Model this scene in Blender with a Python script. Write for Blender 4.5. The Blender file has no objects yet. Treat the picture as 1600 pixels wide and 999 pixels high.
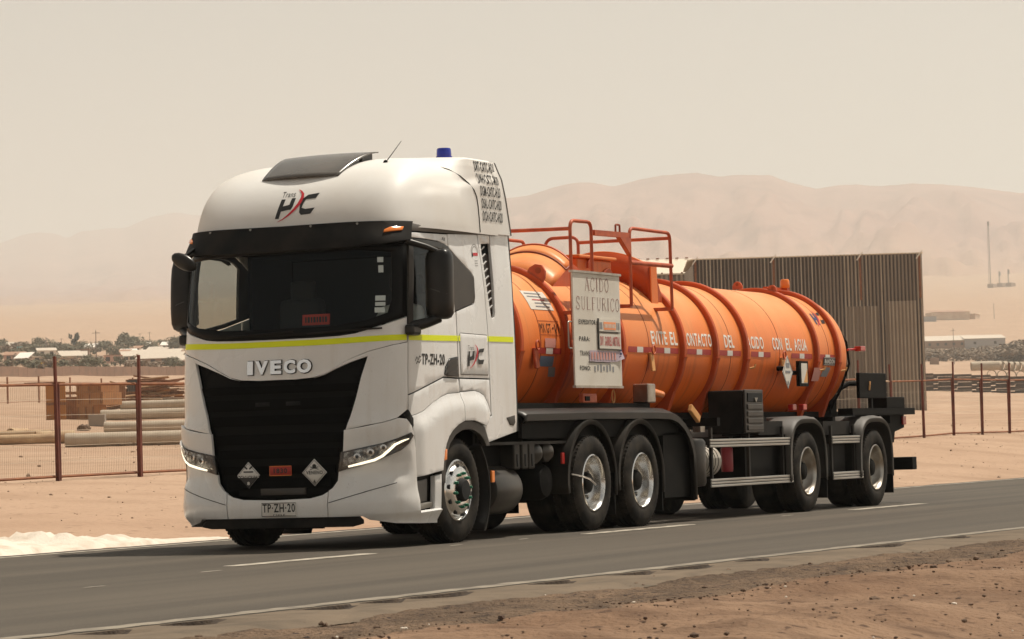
import bpy, bmesh, math, random, bisect
from mathutils import Vector, Matrix, noise as mnoise
random.seed(7)
R = math.radians
scene = bpy.context.scene
COL = scene.collection

# ------------------------------------------------------------------ camera
CAMP = Vector((-28.728, -15.282, 0.9156)); YAW, PITCH, ROLL, FPX = 0.436466, 0.040363, -0.029432, 5008.0
fw = Vector((math.cos(YAW)*math.cos(PITCH), math.sin(YAW)*math.cos(PITCH), math.sin(PITCH)))
rt0 = Vector((math.sin(YAW), -math.cos(YAW), 0)); up0 = rt0.cross(fw)
rt = rt0*math.cos(ROLL)+up0*math.sin(ROLL); up = -rt0*math.sin(ROLL)+up0*math.cos(ROLL)
cd = bpy.data.cameras.new('camera'); cam = bpy.data.objects.new('camera', cd); COL.objects.link(cam)
cam.matrix_world = Matrix(((rt.x, up.x, -fw.x, CAMP.x), (rt.y, up.y, -fw.y, CAMP.y), (rt.z, up.z, -fw.z, CAMP.z), (0, 0, 0, 1)))
cd.sensor_width = 36; cd.lens = 36*FPX/1600; cd.clip_start = .1; cd.clip_end = 60000
cd.dof.use_dof = True; cd.dof.focus_distance = 35.0; cd.dof.aperture_fstop = 14.0
scene.camera = cam
# ------------------------------------------------------------------ sky, sun, exposure
SUN = Vector((.42, -.26, 1.0)).normalized()          # towards the sun
w = bpy.data.worlds.new('World'); scene.world = w; w.use_nodes = True
nt = w.node_tree; bg = nt.nodes['Background']
sky = nt.nodes.new('ShaderNodeTexSky'); sky.sky_type = 'NISHITA'; sky.sun_disc = False
sky.sun_elevation = math.asin(SUN.z); sky.sun_rotation = math.atan2(SUN.x, SUN.y)
sky.altitude = 2300; sky.air_density = 1.0; sky.dust_density = 2.0; sky.ozone_density = 1.0
hs = nt.nodes.new('ShaderNodeHueSaturation'); hs.inputs['Saturation'].default_value = .25; hs.inputs['Value'].default_value = 1.0
mx = nt.nodes.new('ShaderNodeMix'); mx.data_type = 'RGBA'; mx.blend_type = 'MULTIPLY'; mx.inputs[0].default_value = 1
mx.inputs[7].default_value = (1.0, 1.0, .95, 1)      # desert dust tints the whole sky
nt.links.new(sky.outputs[0], hs.inputs['Color']); nt.links.new(hs.outputs[0], mx.inputs[6]); nt.links.new(mx.outputs[2], bg.inputs['Color'])
bg.inputs['Strength'].default_value = .050
sd = bpy.data.lights.new('sun', 'SUN'); sd.energy = 5.0; sd.angle = R(.53); sd.color = (1.0, .91, .78)
so = bpy.data.objects.new('sun', sd); COL.objects.link(so); so.rotation_euler = (-SUN).to_track_quat('-Z', 'Y').to_euler()
scene.view_settings.view_transform = 'Standard'; scene.view_settings.look = 'None'
scene.view_settings.exposure = 0.27; scene.view_settings.gamma = 1.0; scene.view_settings.use_curve_mapping = False
scene.cycles.volume_bounces = 1; scene.cycles.max_bounces = 8; scene.cycles.transparent_max_bounces = 16
scene.cycles.use_denoising = True

# ------------------------------------------------------------------ materials
def rgb(r, g, b):                                    # sRGB 0-255 -> linear
    f = lambda c: c/12.92 if c <= .04045 else ((c+.055)/1.055)**2.4
    return (f(r/255), f(g/255), f(b/255), 1)
def lin(r, g=None, b=None): return (r, r if g is None else g, r if b is None else b, 1)
MATS = {}
def mat(name, col, rough=.5, metal=0.0, col2=None, scale=4.0, bump=0.0, bscale=30.0, spec=None, coat=0.0, alpha=None, detail=5, contrast=(.35, .65), stretch=None, emit=None, rvar=0.0):
    m = bpy.data.materials.new(name); m.use_nodes = True; n = m.node_tree; b = n.nodes['Principled BSDF']; L = n.links.new
    b.inputs['Base Color'].default_value = col; b.inputs['Roughness'].default_value = rough; b.inputs['Metallic'].default_value = metal
    if spec is not None: b.inputs['Specular IOR Level'].default_value = spec
    if coat: b.inputs['Coat Weight'].default_value = coat; b.inputs['Coat Roughness'].default_value = .06
    if emit: b.inputs['Emission Color'].default_value = emit[0]; b.inputs['Emission Strength'].default_value = emit[1]
    tc = n.nodes.new('ShaderNodeTexCoord'); src = tc.outputs['Object']
    if stretch:
        mp = n.nodes.new('ShaderNodeMapping'); mp.inputs['Scale'].default_value = stretch; L(src, mp.inputs[0]); src = mp.outputs[0]
    if col2 is not None or rvar:
        t = n.nodes.new('ShaderNodeTexNoise'); t.inputs['Scale'].default_value = scale; t.inputs['Detail'].default_value = detail; L(src, t.inputs['Vector'])
        rp = n.nodes.new('ShaderNodeValToRGB'); rp.color_ramp.elements[0].position = contrast[0]; rp.color_ramp.elements[1].position = contrast[1]
        L(t.outputs[0], rp.inputs[0])
        if col2 is not None:
            mi = n.nodes.new('ShaderNodeMix'); mi.data_type = 'RGBA'; mi.inputs[6].default_value = col; mi.inputs[7].default_value = col2
            L(rp.outputs[0], mi.inputs[0]); L(mi.outputs[2], b.inputs['Base Color'])
        if rvar:
            ma = n.nodes.new('ShaderNodeMath'); ma.operation = 'MULTIPLY_ADD'; ma.inputs[1].default_value = rvar; ma.inputs[2].default_value = rough
            L(rp.outputs[0], ma.inputs[0]); L(ma.outputs[0], b.inputs['Roughness'])
    if bump:
        t2 = n.nodes.new('ShaderNodeTexNoise'); t2.inputs['Scale'].default_value = bscale; t2.inputs['Detail'].default_value = 6; L(src, t2.inputs['Vector'])
        bp = n.nodes.new('ShaderNodeBump'); bp.inputs['Strength'].default_value = bump; bp.inputs['Distance'].default_value = .02
        L(t2.outputs[0], bp.inputs['Height']); L(bp.outputs[0], b.inputs['Normal'])
    MATS[name] = m; return m
def ground_mat(name, cols, scales, bump=.6, bdist=.05, speck=None, rough=.95):
    """three tones mixed by two noises, fine grain, optional dark specks"""
    m = bpy.data.materials.new(name); m.use_nodes = True; n = m.node_tree; b = n.nodes['Principled BSDF']; L = n.links.new
    b.inputs['Roughness'].default_value = rough; b.inputs['Specular IOR Level'].default_value = .15
    tc = n.nodes.new('ShaderNodeTexCoord'); src = tc.outputs['Object']
    def nz(sc, det=6, lo=.35, hi=.65):
        t = n.nodes.new('ShaderNodeTexNoise'); t.inputs['Scale'].default_value = sc; t.inputs['Detail'].default_value = det; L(src, t.inputs['Vector'])
        r = n.nodes.new('ShaderNodeMapRange'); r.inputs[1].default_value = lo; r.inputs[2].default_value = hi; L(t.outputs[0], r.inputs[0]); return t, r.outputs[0]
    def mixc(a, c, f):
        mi = n.nodes.new('ShaderNodeMix'); mi.data_type = 'RGBA'
        for v, i in ((a, 6), (c, 7)):
            if isinstance(v, tuple): mi.inputs[i].default_value = v
            else: L(v, mi.inputs[i])
        L(f, mi.inputs[0]); return mi.outputs[2]
    c = mixc(cols[0], cols[1], nz(scales[0])[1])
    c = mixc(c, cols[2], nz(scales[1], 8, .45, .75)[1])
    t3, f3 = nz(scales[2], 8, .3, .7)
    if speck: c = mixc(c, speck, nz(scales[2]*.6, 3, .62, .68)[1])
    L(c, b.inputs['Base Color'])
    bp = n.nodes.new('ShaderNodeBump'); bp.inputs['Strength'].default_value = bump; bp.inputs['Distance'].default_value = bdist
    L(t3.outputs[0], bp.inputs['Height']); L(bp.outputs[0], b.inputs['Normal']); MATS[name] = m; return m
def glass_mat(name, tint, dens, rough=.02):
    """tinted automotive glass: a thin pane that lets some light through and mirrors the sky"""
    m = bpy.data.materials.new(name); m.use_nodes = True; n = m.node_tree; L = n.links.new
    for x in list(n.nodes): n.nodes.remove(x)
    o = n.nodes.new('ShaderNodeOutputMaterial'); t = n.nodes.new('ShaderNodeBsdfTransparent'); t.inputs[0].default_value = tint
    g = n.nodes.new('ShaderNodeBsdfGlossy'); g.inputs['Roughness'].default_value = rough; g.inputs[0].default_value = (.9, .95, 1, 1)
    f = n.nodes.new('ShaderNodeFresnel'); f.inputs[0].default_value = 1.45
    mu = n.nodes.new('ShaderNodeMath'); mu.operation = 'MULTIPLY'; mu.inputs[1].default_value = dens; L(f.outputs[0], mu.inputs[0])
    x = n.nodes.new('ShaderNodeMixShader'); L(mu.outputs[0], x.inputs[0]); L(t.outputs[0], x.inputs[1]); L(g.outputs[0], x.inputs[2]); L(x.outputs[0], o.inputs[0])
    MATS[name] = m; return m

# ------------------------------------------------------------------ mesh helpers (vertices are given in world metres)
def wloc(o):
    v = Vector((0, 0, 0))
    while o is not None: v = v+o.location; o = o.parent
    return v
def link(o, parent=None):
    COL.objects.link(o)
    if parent is not None: o.parent = parent
    return o
def tag(o, label=None, cat=None, group=None, kind=None):
    if label: o['label'] = label
    if cat: o['category'] = cat
    if group: o['group'] = group
    if kind: o['kind'] = kind
    return o
def empty(name, loc, rz=0):
    o = bpy.data.objects.new(name, None); o.location = loc; o.rotation_euler = (0, 0, rz); o.empty_display_size = .2
    COL.objects.link(o); return o
class MB:
    """collects shapes, then links them as ONE mesh object"""
    def __init__(s): s.v = []; s.f = []; s.mi = []; s.cur = 0
    def add(s, vs, fs):
        o = len(s.v); s.v += [tuple(v) for v in vs]; s.f += [tuple(i+o for i in f) for f in fs]; s.mi += [s.cur]*len(fs); return s
    def box(s, c, d, rot=None, bev=0.0):
        x, y, z = d[0]/2, d[1]/2, d[2]/2
        vs = [Vector((a*x, b*y, e*z)) for a in (-1, 1) for b in (-1, 1) for e in (-1, 1)]
        fs = [(0, 1, 3, 2), (4, 6, 7, 5), (0, 4, 5, 1), (2, 3, 7, 6), (0, 2, 6, 4), (1, 5, 7, 3)]
        if bev:
            b = bmesh.new(); bv = [b.verts.new(v) for v in vs]
            for f in fs: b.faces.new([bv[i] for i in f])
            bmesh.ops.bevel(b, geom=list(b.edges), offset=min(bev, x*.9, y*.9, z*.9), segments=2, affect='EDGES', profile=.5)
            b.verts.index_update(); vs = [v.co.copy() for v in b.verts]; fs = [[v.index for v in f.verts] for f in b.faces]; b.free()
        if rot is not None: vs = [rot @ v for v in vs]
        c = Vector(c); return s.add([v+c for v in vs], fs)
    def box2(s, lo, hi, bev=0.0):
        return s.box([(a+b)/2 for a, b in zip(lo, hi)], [abs(b-a) for a, b in zip(lo, hi)], None, bev)
    def tube(s, pts, r, n=8, cap=True, closed=False):
        pts = [Vector(p) for p in pts]; rs = r if isinstance(r, (list, tuple)) else [r]*len(pts); N = len(pts); vs = []; fs = []
        prev = None
        for i, p in enumerate(pts):
            if closed: t = (pts[(i+1) % N]-pts[i-1])
            else: t = (pts[min(i+1, N-1)]-pts[max(i-1, 0)])
            t.normalize()
            a = prev if prev is not None else (Vector((0, 0, 1)) if abs(t.z) < .9 else Vector((1, 0, 0)))
            a = a-t*a.dot(t)
            if a.length < 1e-6: a = t.orthogonal()
            a.normalize(); prev = a; b = t.cross(a)
            vs += [p+(a*math.cos(2*math.pi*k/n)+b*math.sin(2*math.pi*k/n))*rs[i] for k in range(n)]
        M = N if closed else N-1
        for i in range(M):
            for k in range(n):
                j = (i+1) % N
                fs.append((i*n+k, i*n+(k+1) % n, j*n+(k+1) % n, j*n+k))
        if cap and not closed: fs += [tuple(range(n-1, -1, -1)), tuple((N-1)*n+k for k in range(n))]
        return s.add(vs, fs)
    def cyl(s, a, b, r, n=16, r2=None): return s.tube([a, b], [r, r if r2 is None else r2], n)
    def lathe(s, prof, c, axis='y', n=32, closed=False, cap=True):
        """prof: list of (radius, along-axis)"""
        c = Vector(c); vs = []; fs = []; P = len(prof)
        for k in range(n):
            a = 2*math.pi*k/n; ca, sa = math.cos(a), math.sin(a)
            for r, h in prof:
                vs.append(c+(Vector((r*ca, h, r*sa)) if axis == 'y' else Vector((h, r*ca, r*sa)) if axis == 'x' else Vector((r*ca, r*sa, h))))
        for k in range(n):
            j = (k+1) % n
            for i in range(P if closed else P-1):
                i2 = (i+1) % P
                fs.append((k*P+i, k*P+i2, j*P+i2, j*P+i))
        if not closed and cap:
            if prof[0][0] > 1e-5: fs.append(tuple(k*P for k in range(n-1, -1, -1)))
            if prof[-1][0] > 1e-5: fs.append(tuple(k*P+P-1 for k in range(n)))
        return s.add(vs, fs)
    def prism(s, poly, h0, h1, axis='y'):
        """closed 2-D polygon swept along an axis (axis y: poly is x,z; axis x: y,z; axis z: x,y)"""
        n = len(poly); vs = []
        for h in (h0, h1):
            for a, b in poly: vs.append((a, h, b) if axis == 'y' else (h, a, b) if axis == 'x' else (a, b, h))
        fs = [(i, (i+1) % n, n+(i+1) % n, n+i) for i in range(n)]+[tuple(range(n-1, -1, -1)), tuple(range(n, 2*n))]
        return s.add(vs, fs)
    def strip(s, secs, closed=False, cap=False):
        """list of equal-length sections -> lofted sheet"""
        m = len(secs[0]); vs = [p for q in secs for p in q]; fs = []
        for i in range(len(secs)-1):
            for k in range(m if closed else m-1):
                fs.append((i*m+k, i*m+(k+1) % m, (i+1)*m+(k+1) % m, (i+1)*m+k))
        if cap: fs += [tuple(range(m-1, -1, -1)), tuple((len(secs)-1)*m+k for k in range(m))]
        return s.add(vs, fs)
    def build(s, name, mats, parent=None, smooth=None, bevel=0.0, solid=0.0, local=False, fix=True):
        me = bpy.data.meshes.new(name)
        off = wloc(parent) if (parent is not None and not local) else Vector((0, 0, 0))
        me.from_pydata([tuple(Vector(v)-off) for v in s.v], [], s.f)
        if not isinstance(mats, (list, tuple)): mats = [mats]
        for m in mats: me.materials.append(MATS[m] if isinstance(m, str) else m)
        if len(mats) > 1:
            for p, i in zip(me.polygons, s.mi): p.material_index = i
        if fix:
            b = bmesh.new(); b.from_mesh(me); bmesh.ops.recalc_face_normals(b, faces=list(b.faces)); b.to_mesh(me); b.free()
        if smooth is not None:
            me.shade_smooth()
            if smooth < 179: me.set_sharp_from_angle(angle=R(smooth))
        o = bpy.data.objects.new(name, me); link(o, parent)
        if solid: md = o.modifiers.new('solid', 'SOLIDIFY'); md.thickness = abs(solid); md.offset = -1 if solid > 0 else 1
        if bevel: md = o.modifiers.new('bevel', 'BEVEL'); md.width = bevel; md.segments = 2; md.limit_method = 'ANGLE'; md.angle_limit = R(40)
        return o
def dup(o, parent=None, loc=None):
    c = o.copy(); COL.objects.link(c); c.parent = parent
    if loc is not None: c.location = loc
    for ch in list(o.children): dup(ch, c)
    return c
# ------------------------------------------------------------------ lettering: flat glyph meshes, made once
TXT = {}
def make_text(keys):
    tmp = []
    for k in keys:
        s, off = k
        cu = bpy.data.curves.new('t', 'FONT'); cu.body = s; cu.size = 1.0; cu.offset = off; cu.resolution_u = 3; cu.space_character = 1.14; cu.fill_mode = 'FRONT' if hasattr(cu, 'fill_mode') else 'BOTH'
        cu.dimensions = '2D'; o = bpy.data.objects.new('t', cu); COL.objects.link(o); tmp.append((k, o, cu))
    dg = bpy.context.evaluated_depsgraph_get()
    for k, o, cu in tmp:
        me = bpy.data.meshes.new_from_object(o.evaluated_get(dg))
        vs = [(v.co.x, v.co.y) for v in me.vertices]; fs = [tuple(p.vertices) for p in me.polygons]
        x0 = min(v[0] for v in vs); x1 = max(v[0] for v in vs); y0 = min(v[1] for v in vs); y1 = max(v[1] for v in vs)
        TXT[k] = ([((x-x0)/(x1-x0), (y-y0)/(y1-y0)) for x, y in vs], fs); bpy.data.meshes.remove(me)
    for k, o, cu in tmp: bpy.data.objects.remove(o); bpy.data.curves.remove(cu)
def letters(key, fn, a0, a1, b0, b1, mb=None):
    """map a word into the rectangle a0..a1 x b0..b1 of the surface fn(a, b)"""
    vs, fs = TXT[key]; mb = mb or MB()
    mb.add([fn(a0+(a1-a0)*x, b0+(b1-b0)*y) for x, y in vs], fs); return mb
# ------------------------------------------------------------------ materials of the setting
ground_mat('sand', (lin(.395, .265, .182), lin(.455, .32, .226), lin(.315, .207, .138)), (.05, .35, 9.0), .55, .05, speck=lin(.30, .20, .135))
ground_mat('far_sand', (lin(.46, .315, .215), lin(.52, .37, .26), lin(.38, .25, .17)), (.004, .02, .4), .2, .3)
ground_mat('dirt', (lin(.178, .106, .066), lin(.265, .172, .112), lin(.112, .066, .042)), (.5, 1.9, 16.0), .9, .05, speck=lin(.10, .06, .04))
ground_mat('gravel_edge', (lin(.115, .08, .055), lin(.20, .135, .09), lin(.07, .05, .038)), (1.2, 6.0, 30.0), 1.0, .05, speck=lin(.05, .035, .03))
ground_mat('hill_rock', (lin(.27, .15, .122), lin(.34, .20, .163), lin(.21, .11, .092)), (.0011, .005, .03), .5, 14.0)
ground_mat('white_sand', (lin(.68, .61, .52), lin(.76, .69, .60), lin(.54, .45, .36)), (1.0, 4.0, 25.0), .5, .02)
ground_mat('stone', (lin(.33, .24, .17), lin(.42, .31, .23), lin(.2, .14, .1)), (3, 9, 40), .5, .02)
ground_mat('dark_stone', (lin(.13, .09, .065), lin(.2, .14, .1), lin(.09, .06, .05)), (3, 9, 40), .5, .02)
# asphalt: worn grey with lighter wheel tracks along the road and fine aggregate
def asphalt():
    m = bpy.data.materials.new('asphalt'); m.use_nodes = True; n = m.node_tree; b = n.nodes['Principled BSDF']; L = n.links.new
    tc = n.nodes.new('ShaderNodeTexCoord'); b.inputs['Roughness'].default_value = .82; b.inputs['Specular IOR Level'].default_value = .3
    def nz(sx, sy, sc, det, lo, hi):
        mp = n.nodes.new('ShaderNodeMapping'); mp.inputs['Scale'].default_value = (sx, sy, 1); L(tc.outputs['Object'], mp.inputs[0])
        t = n.nodes.new('ShaderNodeTexNoise'); t.inputs['Scale'].default_value = sc; t.inputs['Detail'].default_value = det; L(mp.outputs[0], t.inputs['Vector'])
        r = n.nodes.new('ShaderNodeMapRange'); r.inputs[1].default_value = lo; r.inputs[2].default_value = hi; L(t.outputs[0], r.inputs[0]); return r.outputs[0], t
    def mixc(a, c, f):
        mi = n.nodes.new('ShaderNodeMix'); mi.data_type = 'RGBA'
        for v, i in ((a, 6), (c, 7)):
            if isinstance(v, tuple): mi.inputs[i].default_value = v
            else: L(v, mi.inputs[i])
        L(f, mi.inputs[0]); return mi.outputs[2]
    c = mixc(lin(.066, .055, .043), lin(.094, .078, .060), nz(.03, 1.0, 1.6, 4, .38, .62)[0])   # long streaks
    c = mixc(c, lin(.060, .051, .041), nz(.12, .5, .8, 6, .52, .74)[0])                         # patches
    c = mixc(c, lin(.145, .121, .094), nz(1, 1, 60, 3, .60, .72)[0])                            # pale aggregate
    g, t = nz(1, 1, 140, 4, .3, .7)
    bp = n.nodes.new('ShaderNodeBump'); bp.inputs['Strength'].default_value = .45; bp.inputs['Distance'].default_value = .01; L(t.outputs[0], bp.inputs['Height'])
    L(bp.outputs[0], b.inputs['Normal']); L(c, b.inputs['Base Color']); MATS['asphalt'] = m
asphalt()
mat('road_paint', lin(.46, .415, .34), .75, col2=lin(.19, .165, .13), scale=6, contrast=(.42, .66), bump=.2)
mat('edge_paint', lin(.25, .215, .165), .8, col2=lin(.13, .11, .085), scale=4, contrast=(.42, .66), bump=.2)

# ------------------------------------------------------------------ terrain
def sstep(a, b, v):
    k = max(0.0, min(1.0, (v-a)/(b-a))); return k*k*(3-2*k)
def terrain(x, y):
    """smooth shape of the land: level under the road, a gentle rise behind it, dropping a little towards the viewer"""
    if y < -7: z = -.10-.055*(-7-y) if y > -20 else -.815
    elif y < 3.4: z = -.10
    else:
        z = -.10+.055*(y-3.4)+.10*sstep(3.4, 6, y) if y < 14.7 else .6215
        for a, b, c, d in ((14.7, 54, 0, .23), (54, 147, 0, 3.95), (147, 375, 0, 13.4), (375, 9000, 0, 508.9)): z += d*max(0.0, min(1.0, (y-a)/(b-a)))
        z += .0105*max(0.0, min(130.0, x-19))*sstep(3.4, 12, y)
    dx, dy = x+28.728, y+15.282; f = .9063*dx+.4226*dy; l = .4226*dx-.9063*dy
    if f > 250:
        k = max(-.6, min(1.8, (800+5008*l/f)/1600)); g = (f-250)/1000; g = g if g < 2.2 else 2.2+.3*(g-2.2); z += (30+32*k)*g*f/5008.0
    return z
def fbm(x, y, s=0.0, o=4):
    return mnoise.fractal(Vector((x, y, s)), 1.0, 2.0, o)
def near_edge(x): return -6.42-.045*x if x < 12 else -6.96-.01*(x-12)
def far_edge(x): return 2.55+.018*x if x < 40 else 3.27
def ground_z(x, y):
    z = terrain(x, y)
    d = math.hypot(x+28.7, y+15.3)
    if y > 4.2: z += .05*fbm(x*.35, y*.35)*sstep(4.2, 7, y)+.16*fbm(x*.06, y*.06, 3)*sstep(6, 20, y)*(1 if d < 250 else 2)
    return z
# ground sheet: rings of growing radius round the viewpoint, finest inside the view
azs = []; a = -180.0
while a < 180.0:
    azs.append(a); c = abs(a-25)
    a += .16 if c < 11 else .6 if c < 16 else 3.0 if c < 40 else 10.0
ds = []; d = 1.5
while d < 4600: ds.append(d); d *= 1.035
gm = MB(); secs = []
for d in ds:
    q = []
    for a in azs:
        x, y = -28.728+d*math.cos(R(a)), -15.282+d*math.sin(R(a)); q.append((x, y, ground_z(x, y)))
    secs.append(q)
gm.strip(secs, closed=True); gm.add([(-28.728, -15.282, -.55)]+secs[0], [(0, i+1, (i+1) % len(azs)+1) for i in range(len(azs))])
tag(gm.build('ground', 'sand', smooth=180), 'pale sandy desert ground rising gently behind the road', kind='structure')
# hills: a wide range of dusty mountains
def prof(t, v):
    for (a, b), (c, d) in zip(t, t[1:]):
        if v <= c:
            k = max(0, (v-a)/(c-a)); return b+(d-b)*k
    return t[-1][1]
RIDGE = [(-3200, 430), (-1500, 400), (-400, 396), (0, 380), (40, 366), (65, 362), (85, 364), (108, 372), (125, 362), (165, 357), (200, 355), (240, 338), (275, 331), (310, 336), (380, 330), (470, 345), (600, 338), (700, 322), (795, 309), (830, 305),
         (870, 292), (900, 285), (930, 284), (965, 291), (1000, 281), (1040, 273), (1095, 269), (1130, 275), (1165, 272), (1210, 273), (1240, 284), (1280, 294), (1330, 287), (1380, 290), (1430, 286), (1480, 287), (1540, 293), (1600, 301), (2200, 330), (3200, 380), (4800, 420)]
hm = MB(); secs = []; us = list(range(-3200, -200, 60))+list(range(-200, 1800, 8))+list(range(1800, 4801, 60))
for k in range(0, 41):
    q = []
    for u in us:
        f = 3600+5400*(k/40 if k <= 36 else .9+(k-36)*.08)
        row_f = f; f = f*(1+.75*sstep(900, 450, u)*sstep(0, 20, k)); l = (u-800)/5008*f; x = -28.728+.9063*f+.4226*l; y = -15.282+.4226*f-.9063*l
        hor = 725-.0295*u*1.0
        row0 = hor-(terrain(-28.728+.9063*3600+.4226*(u-800)/5008*3600, -15.282+.4226*3600-.9063*(u-800)/5008*3600)-.92)*5008/3600
        row0 += 8
        rr = prof(RIDGE, u)
        t = min(1, k/36); s = t**1.25
        row = row0+(rr-row0)*s
        amp = math.sin(math.pi*t)**.8
        spur = (fbm(u*.007+3+t*1.3, t*3.6, 5, 6)*40+abs(fbm(u*.016-t*2.2, t*5.0, 9, 6))*-30)*(.30+.70*sstep(450, 900, u))
        row += spur*amp
        row += fbm(u*.05, t*3, 2, 4)*1.2
        z = .92+(hor-row)*f/5008
        if k > 36: z -= (k-36)**2*26
        q.append((x, y, z))
    secs.append(q)
hm.strip(secs)
def fans():
    """sand fans cover the foot of the range"""
    m = MATS['hill_rock']; n = m.node_tree; b = n.nodes['Principled BSDF']; L = n.links.new; src = b.inputs['Base Color'].links[0].from_socket
    g = n.nodes.new('ShaderNodeNewGeometry'); sp = n.nodes.new('ShaderNodeSeparateXYZ'); L(g.outputs['Position'], sp.inputs[0]); r = n.nodes.new('ShaderNodeMapRange'); r.inputs[1].default_value = 170; r.inputs[2].default_value = 420; L(sp.outputs['Z'], r.inputs[0])
    mi = n.nodes.new('ShaderNodeMix'); mi.data_type = 'RGBA'; mi.inputs[6].default_value = lin(.40, .27, .19); L(src, mi.inputs[7]); L(r.outputs[0], mi.inputs[0]); L(mi.outputs[2], b.inputs['Base Color'])
fans(); tag(hm.build('hills', 'hill_rock', smooth=180), 'hazy pink desert mountains along the horizon', kind='structure')

# ------------------------------------------------------------------ road
rng = random.Random(3)
rm = MB(); xs = [-60+.09*i for i in range(int(190/.09))]; top = []; bot = []
notch = [(-14.28, -13.84), (-13.53, -12.89), (-12.04, -11.38), (-11.33, -10.83), (-10.83, -9.91), (-9.09, -8.4), (-7.81, -7.12), (-7.01, -6.04), (-5.62, -5.03), (-3.09, -2.03), (-.99, -.31), (2.2, 2.9), (6.4, 7.5), (12, 13)]
def hole(x):
    d = 0.0
    for a, b in notch:
        if a-.1 < x < b+.1:
            k = (x-(a+b)/2)/((b-a)/2); d = max(d, .055*max(0, 1-abs(k)**2.5)*(.75+.5*fbm(x*3.3, a, 2, 4))+.012*fbm(x*14, a, 5, 3)*max(0, 1-k*k))
    return max(0.0, d)
def ragged(x): return near_edge(x)-.125
def crown(x, y): return 0.0
secs = []
for x in xs:
    yn = ragged(x); yf = far_edge(x)+.42+.10*fbm(x*.5, 8, 1, 4)
    ys = [yn, yn+.03, -5.2, -3.4, -1.7, 0, 1.4, yf-.05, yf]
    zs = [0, 0, 0, 0, 0, 0, 0, 0, -.02]
    secs.append([(x, yn+.0, -.06)]+[(x, y, z) for y, z in zip(ys, zs)]+[(x, yf, -.12)])
rm.strip(secs); road = tag(rm.build('road', 'asphalt', smooth=40), 'two-lane grey asphalt road with a crumbling near edge', kind='structure')
def paint(name, x0, x1, yf, wd, m, zz=.004, wob=.012):
    mb = MB(); q = []; n = max(2, int((x1-x0)/.12)); ph = rng.uniform(0, 50)
    for i in range(n+1):
        x = x0+(x1-x0)*i/n; y = yf(x); e = .5 if i in (0, n) else 1
        q.append([(x, y-wd/2*e+wob*fbm(x*3, ph, 1, 3), zz), (x, y+wd/2*e+wob*fbm(x*3, ph+9, 1, 3), zz)])
    mb.strip(q); return mb.build(name, m, road)
paint('edge_line', -60, 128, near_edge, .17, 'edge_paint', wob=.05)
paint('edge_line', -60, 128, far_edge, .13, 'road_paint', wob=.02)
for x0, x1 in ((-21.5, -18.4), (-13.4, -10.4), (-5.35, -2.75), (2.05, 5.05), (10.6, 13.6), (19, 22), (27.4, 30.4), (36, 39), (45, 48), (54, 57)):
    paint('centre_dash', x0, x1, lambda x: -1.69, .20, 'road_paint', wob=.03)
for x0, y0, ln in ((-9.0, -2.6, .30), (-6.5, -2.1, .34), (-1.0, -1.62, .3), (.6, -1.6, .26), (8.0, -1.68, .5), (30.2, .4, .5)):
    paint('worn_paint_fleck', x0, x0+ln, lambda x, y0=y0, x0=x0: y0+.05*(x-x0), .045, 'road_paint', .0045)
# dust-covered outer strip of the carriageway, broken open in elongated holes beside the painted line
ground_mat('dusty_asphalt', (lin(.140, .110, .081), lin(.19, .146, .105), lin(.105, .084, .064)), (.7, 3.0, 40.0), .4, .015)
mat('broken_tar', lin(.030, .020, .014), .95, col2=lin(.055, .036, .022), scale=18, bump=.8, bscale=40)
mb = MB(); q = []; x = -60.0
while x < 128:
    d = hole(x); j0 = .13+.05*(.5+.5*fbm(x*2.2, 3, 8, 4)) if d > 0 else .13; row = [(x, near_edge(x)-.12, .001)]
    row.append((x, near_edge(x)-j0, .0015 if d > 0 else .001))
    for t in (j0+.012, j0+.06, j0+.13, j0+.22, .48, .60, .72, .84, .96):
        k = max(0, min(1, (t-j0)/.34)); row.append((x, near_edge(x)-t, -d*(1-k)**1.3+.004*fbm(x*5, t*9, 3, 3)*sstep(.2, .4, t)-.03*sstep(.70, .96, t)))
    q.append(row); x += .045 if -20 < x < 16 else .4
mb.strip(q); m_ = 11-1
mb.mi = [1 if (i % m_) in (1, 2) and min(mb.v[k][2] for k in f) < -.010 else 0 for i, f in enumerate(mb.f)]
tag(mb.build('road_shoulder', ['dusty_asphalt', 'broken_tar'], smooth=50), 'dusty broken strip of asphalt outside the near edge line', kind='structure')
# verge nearest the viewer: dark crumbled edge, then brown dirt with ruts
def dirt_z(x, y):
    t = near_edge(x)-y
    z = -.024-.045*max(0, t-.9)+.05*fbm(x*.9, y*.9, 7, 5)*sstep(.8, 1.8, t)+.10*fbm(x*.22, y*.3, 2, 4)*sstep(.8, 3, t)+.12*sstep(1.2, 2.6, t)*(1-sstep(3.0, 6.5, t))+(.015*fbm(x*4, y*4, 1, 4)+.008*fbm(x*11, y*11, 4, 3))*sstep(.5, 1.0, t)
    return z
q = []
for x in [-50+.6*i for i in range(40)]+[-26+.12*i for i in range(300)]+[10+.5*i for i in range(240)]:
    row = []
    for j in range(84):
        t = -.3+26.3*(j/83)**2.3
        y = near_edge(x)-t; row.append((x, y, dirt_z(x, y)-.012 if t > .1 else -.05))
    q.append(row)
mb = MB(); mb.strip(q)
tag(mb.build('near_verge', 'dirt', smooth=180), 'brown dirt bank along the near edge of the road', kind='structure')
q = []
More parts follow.
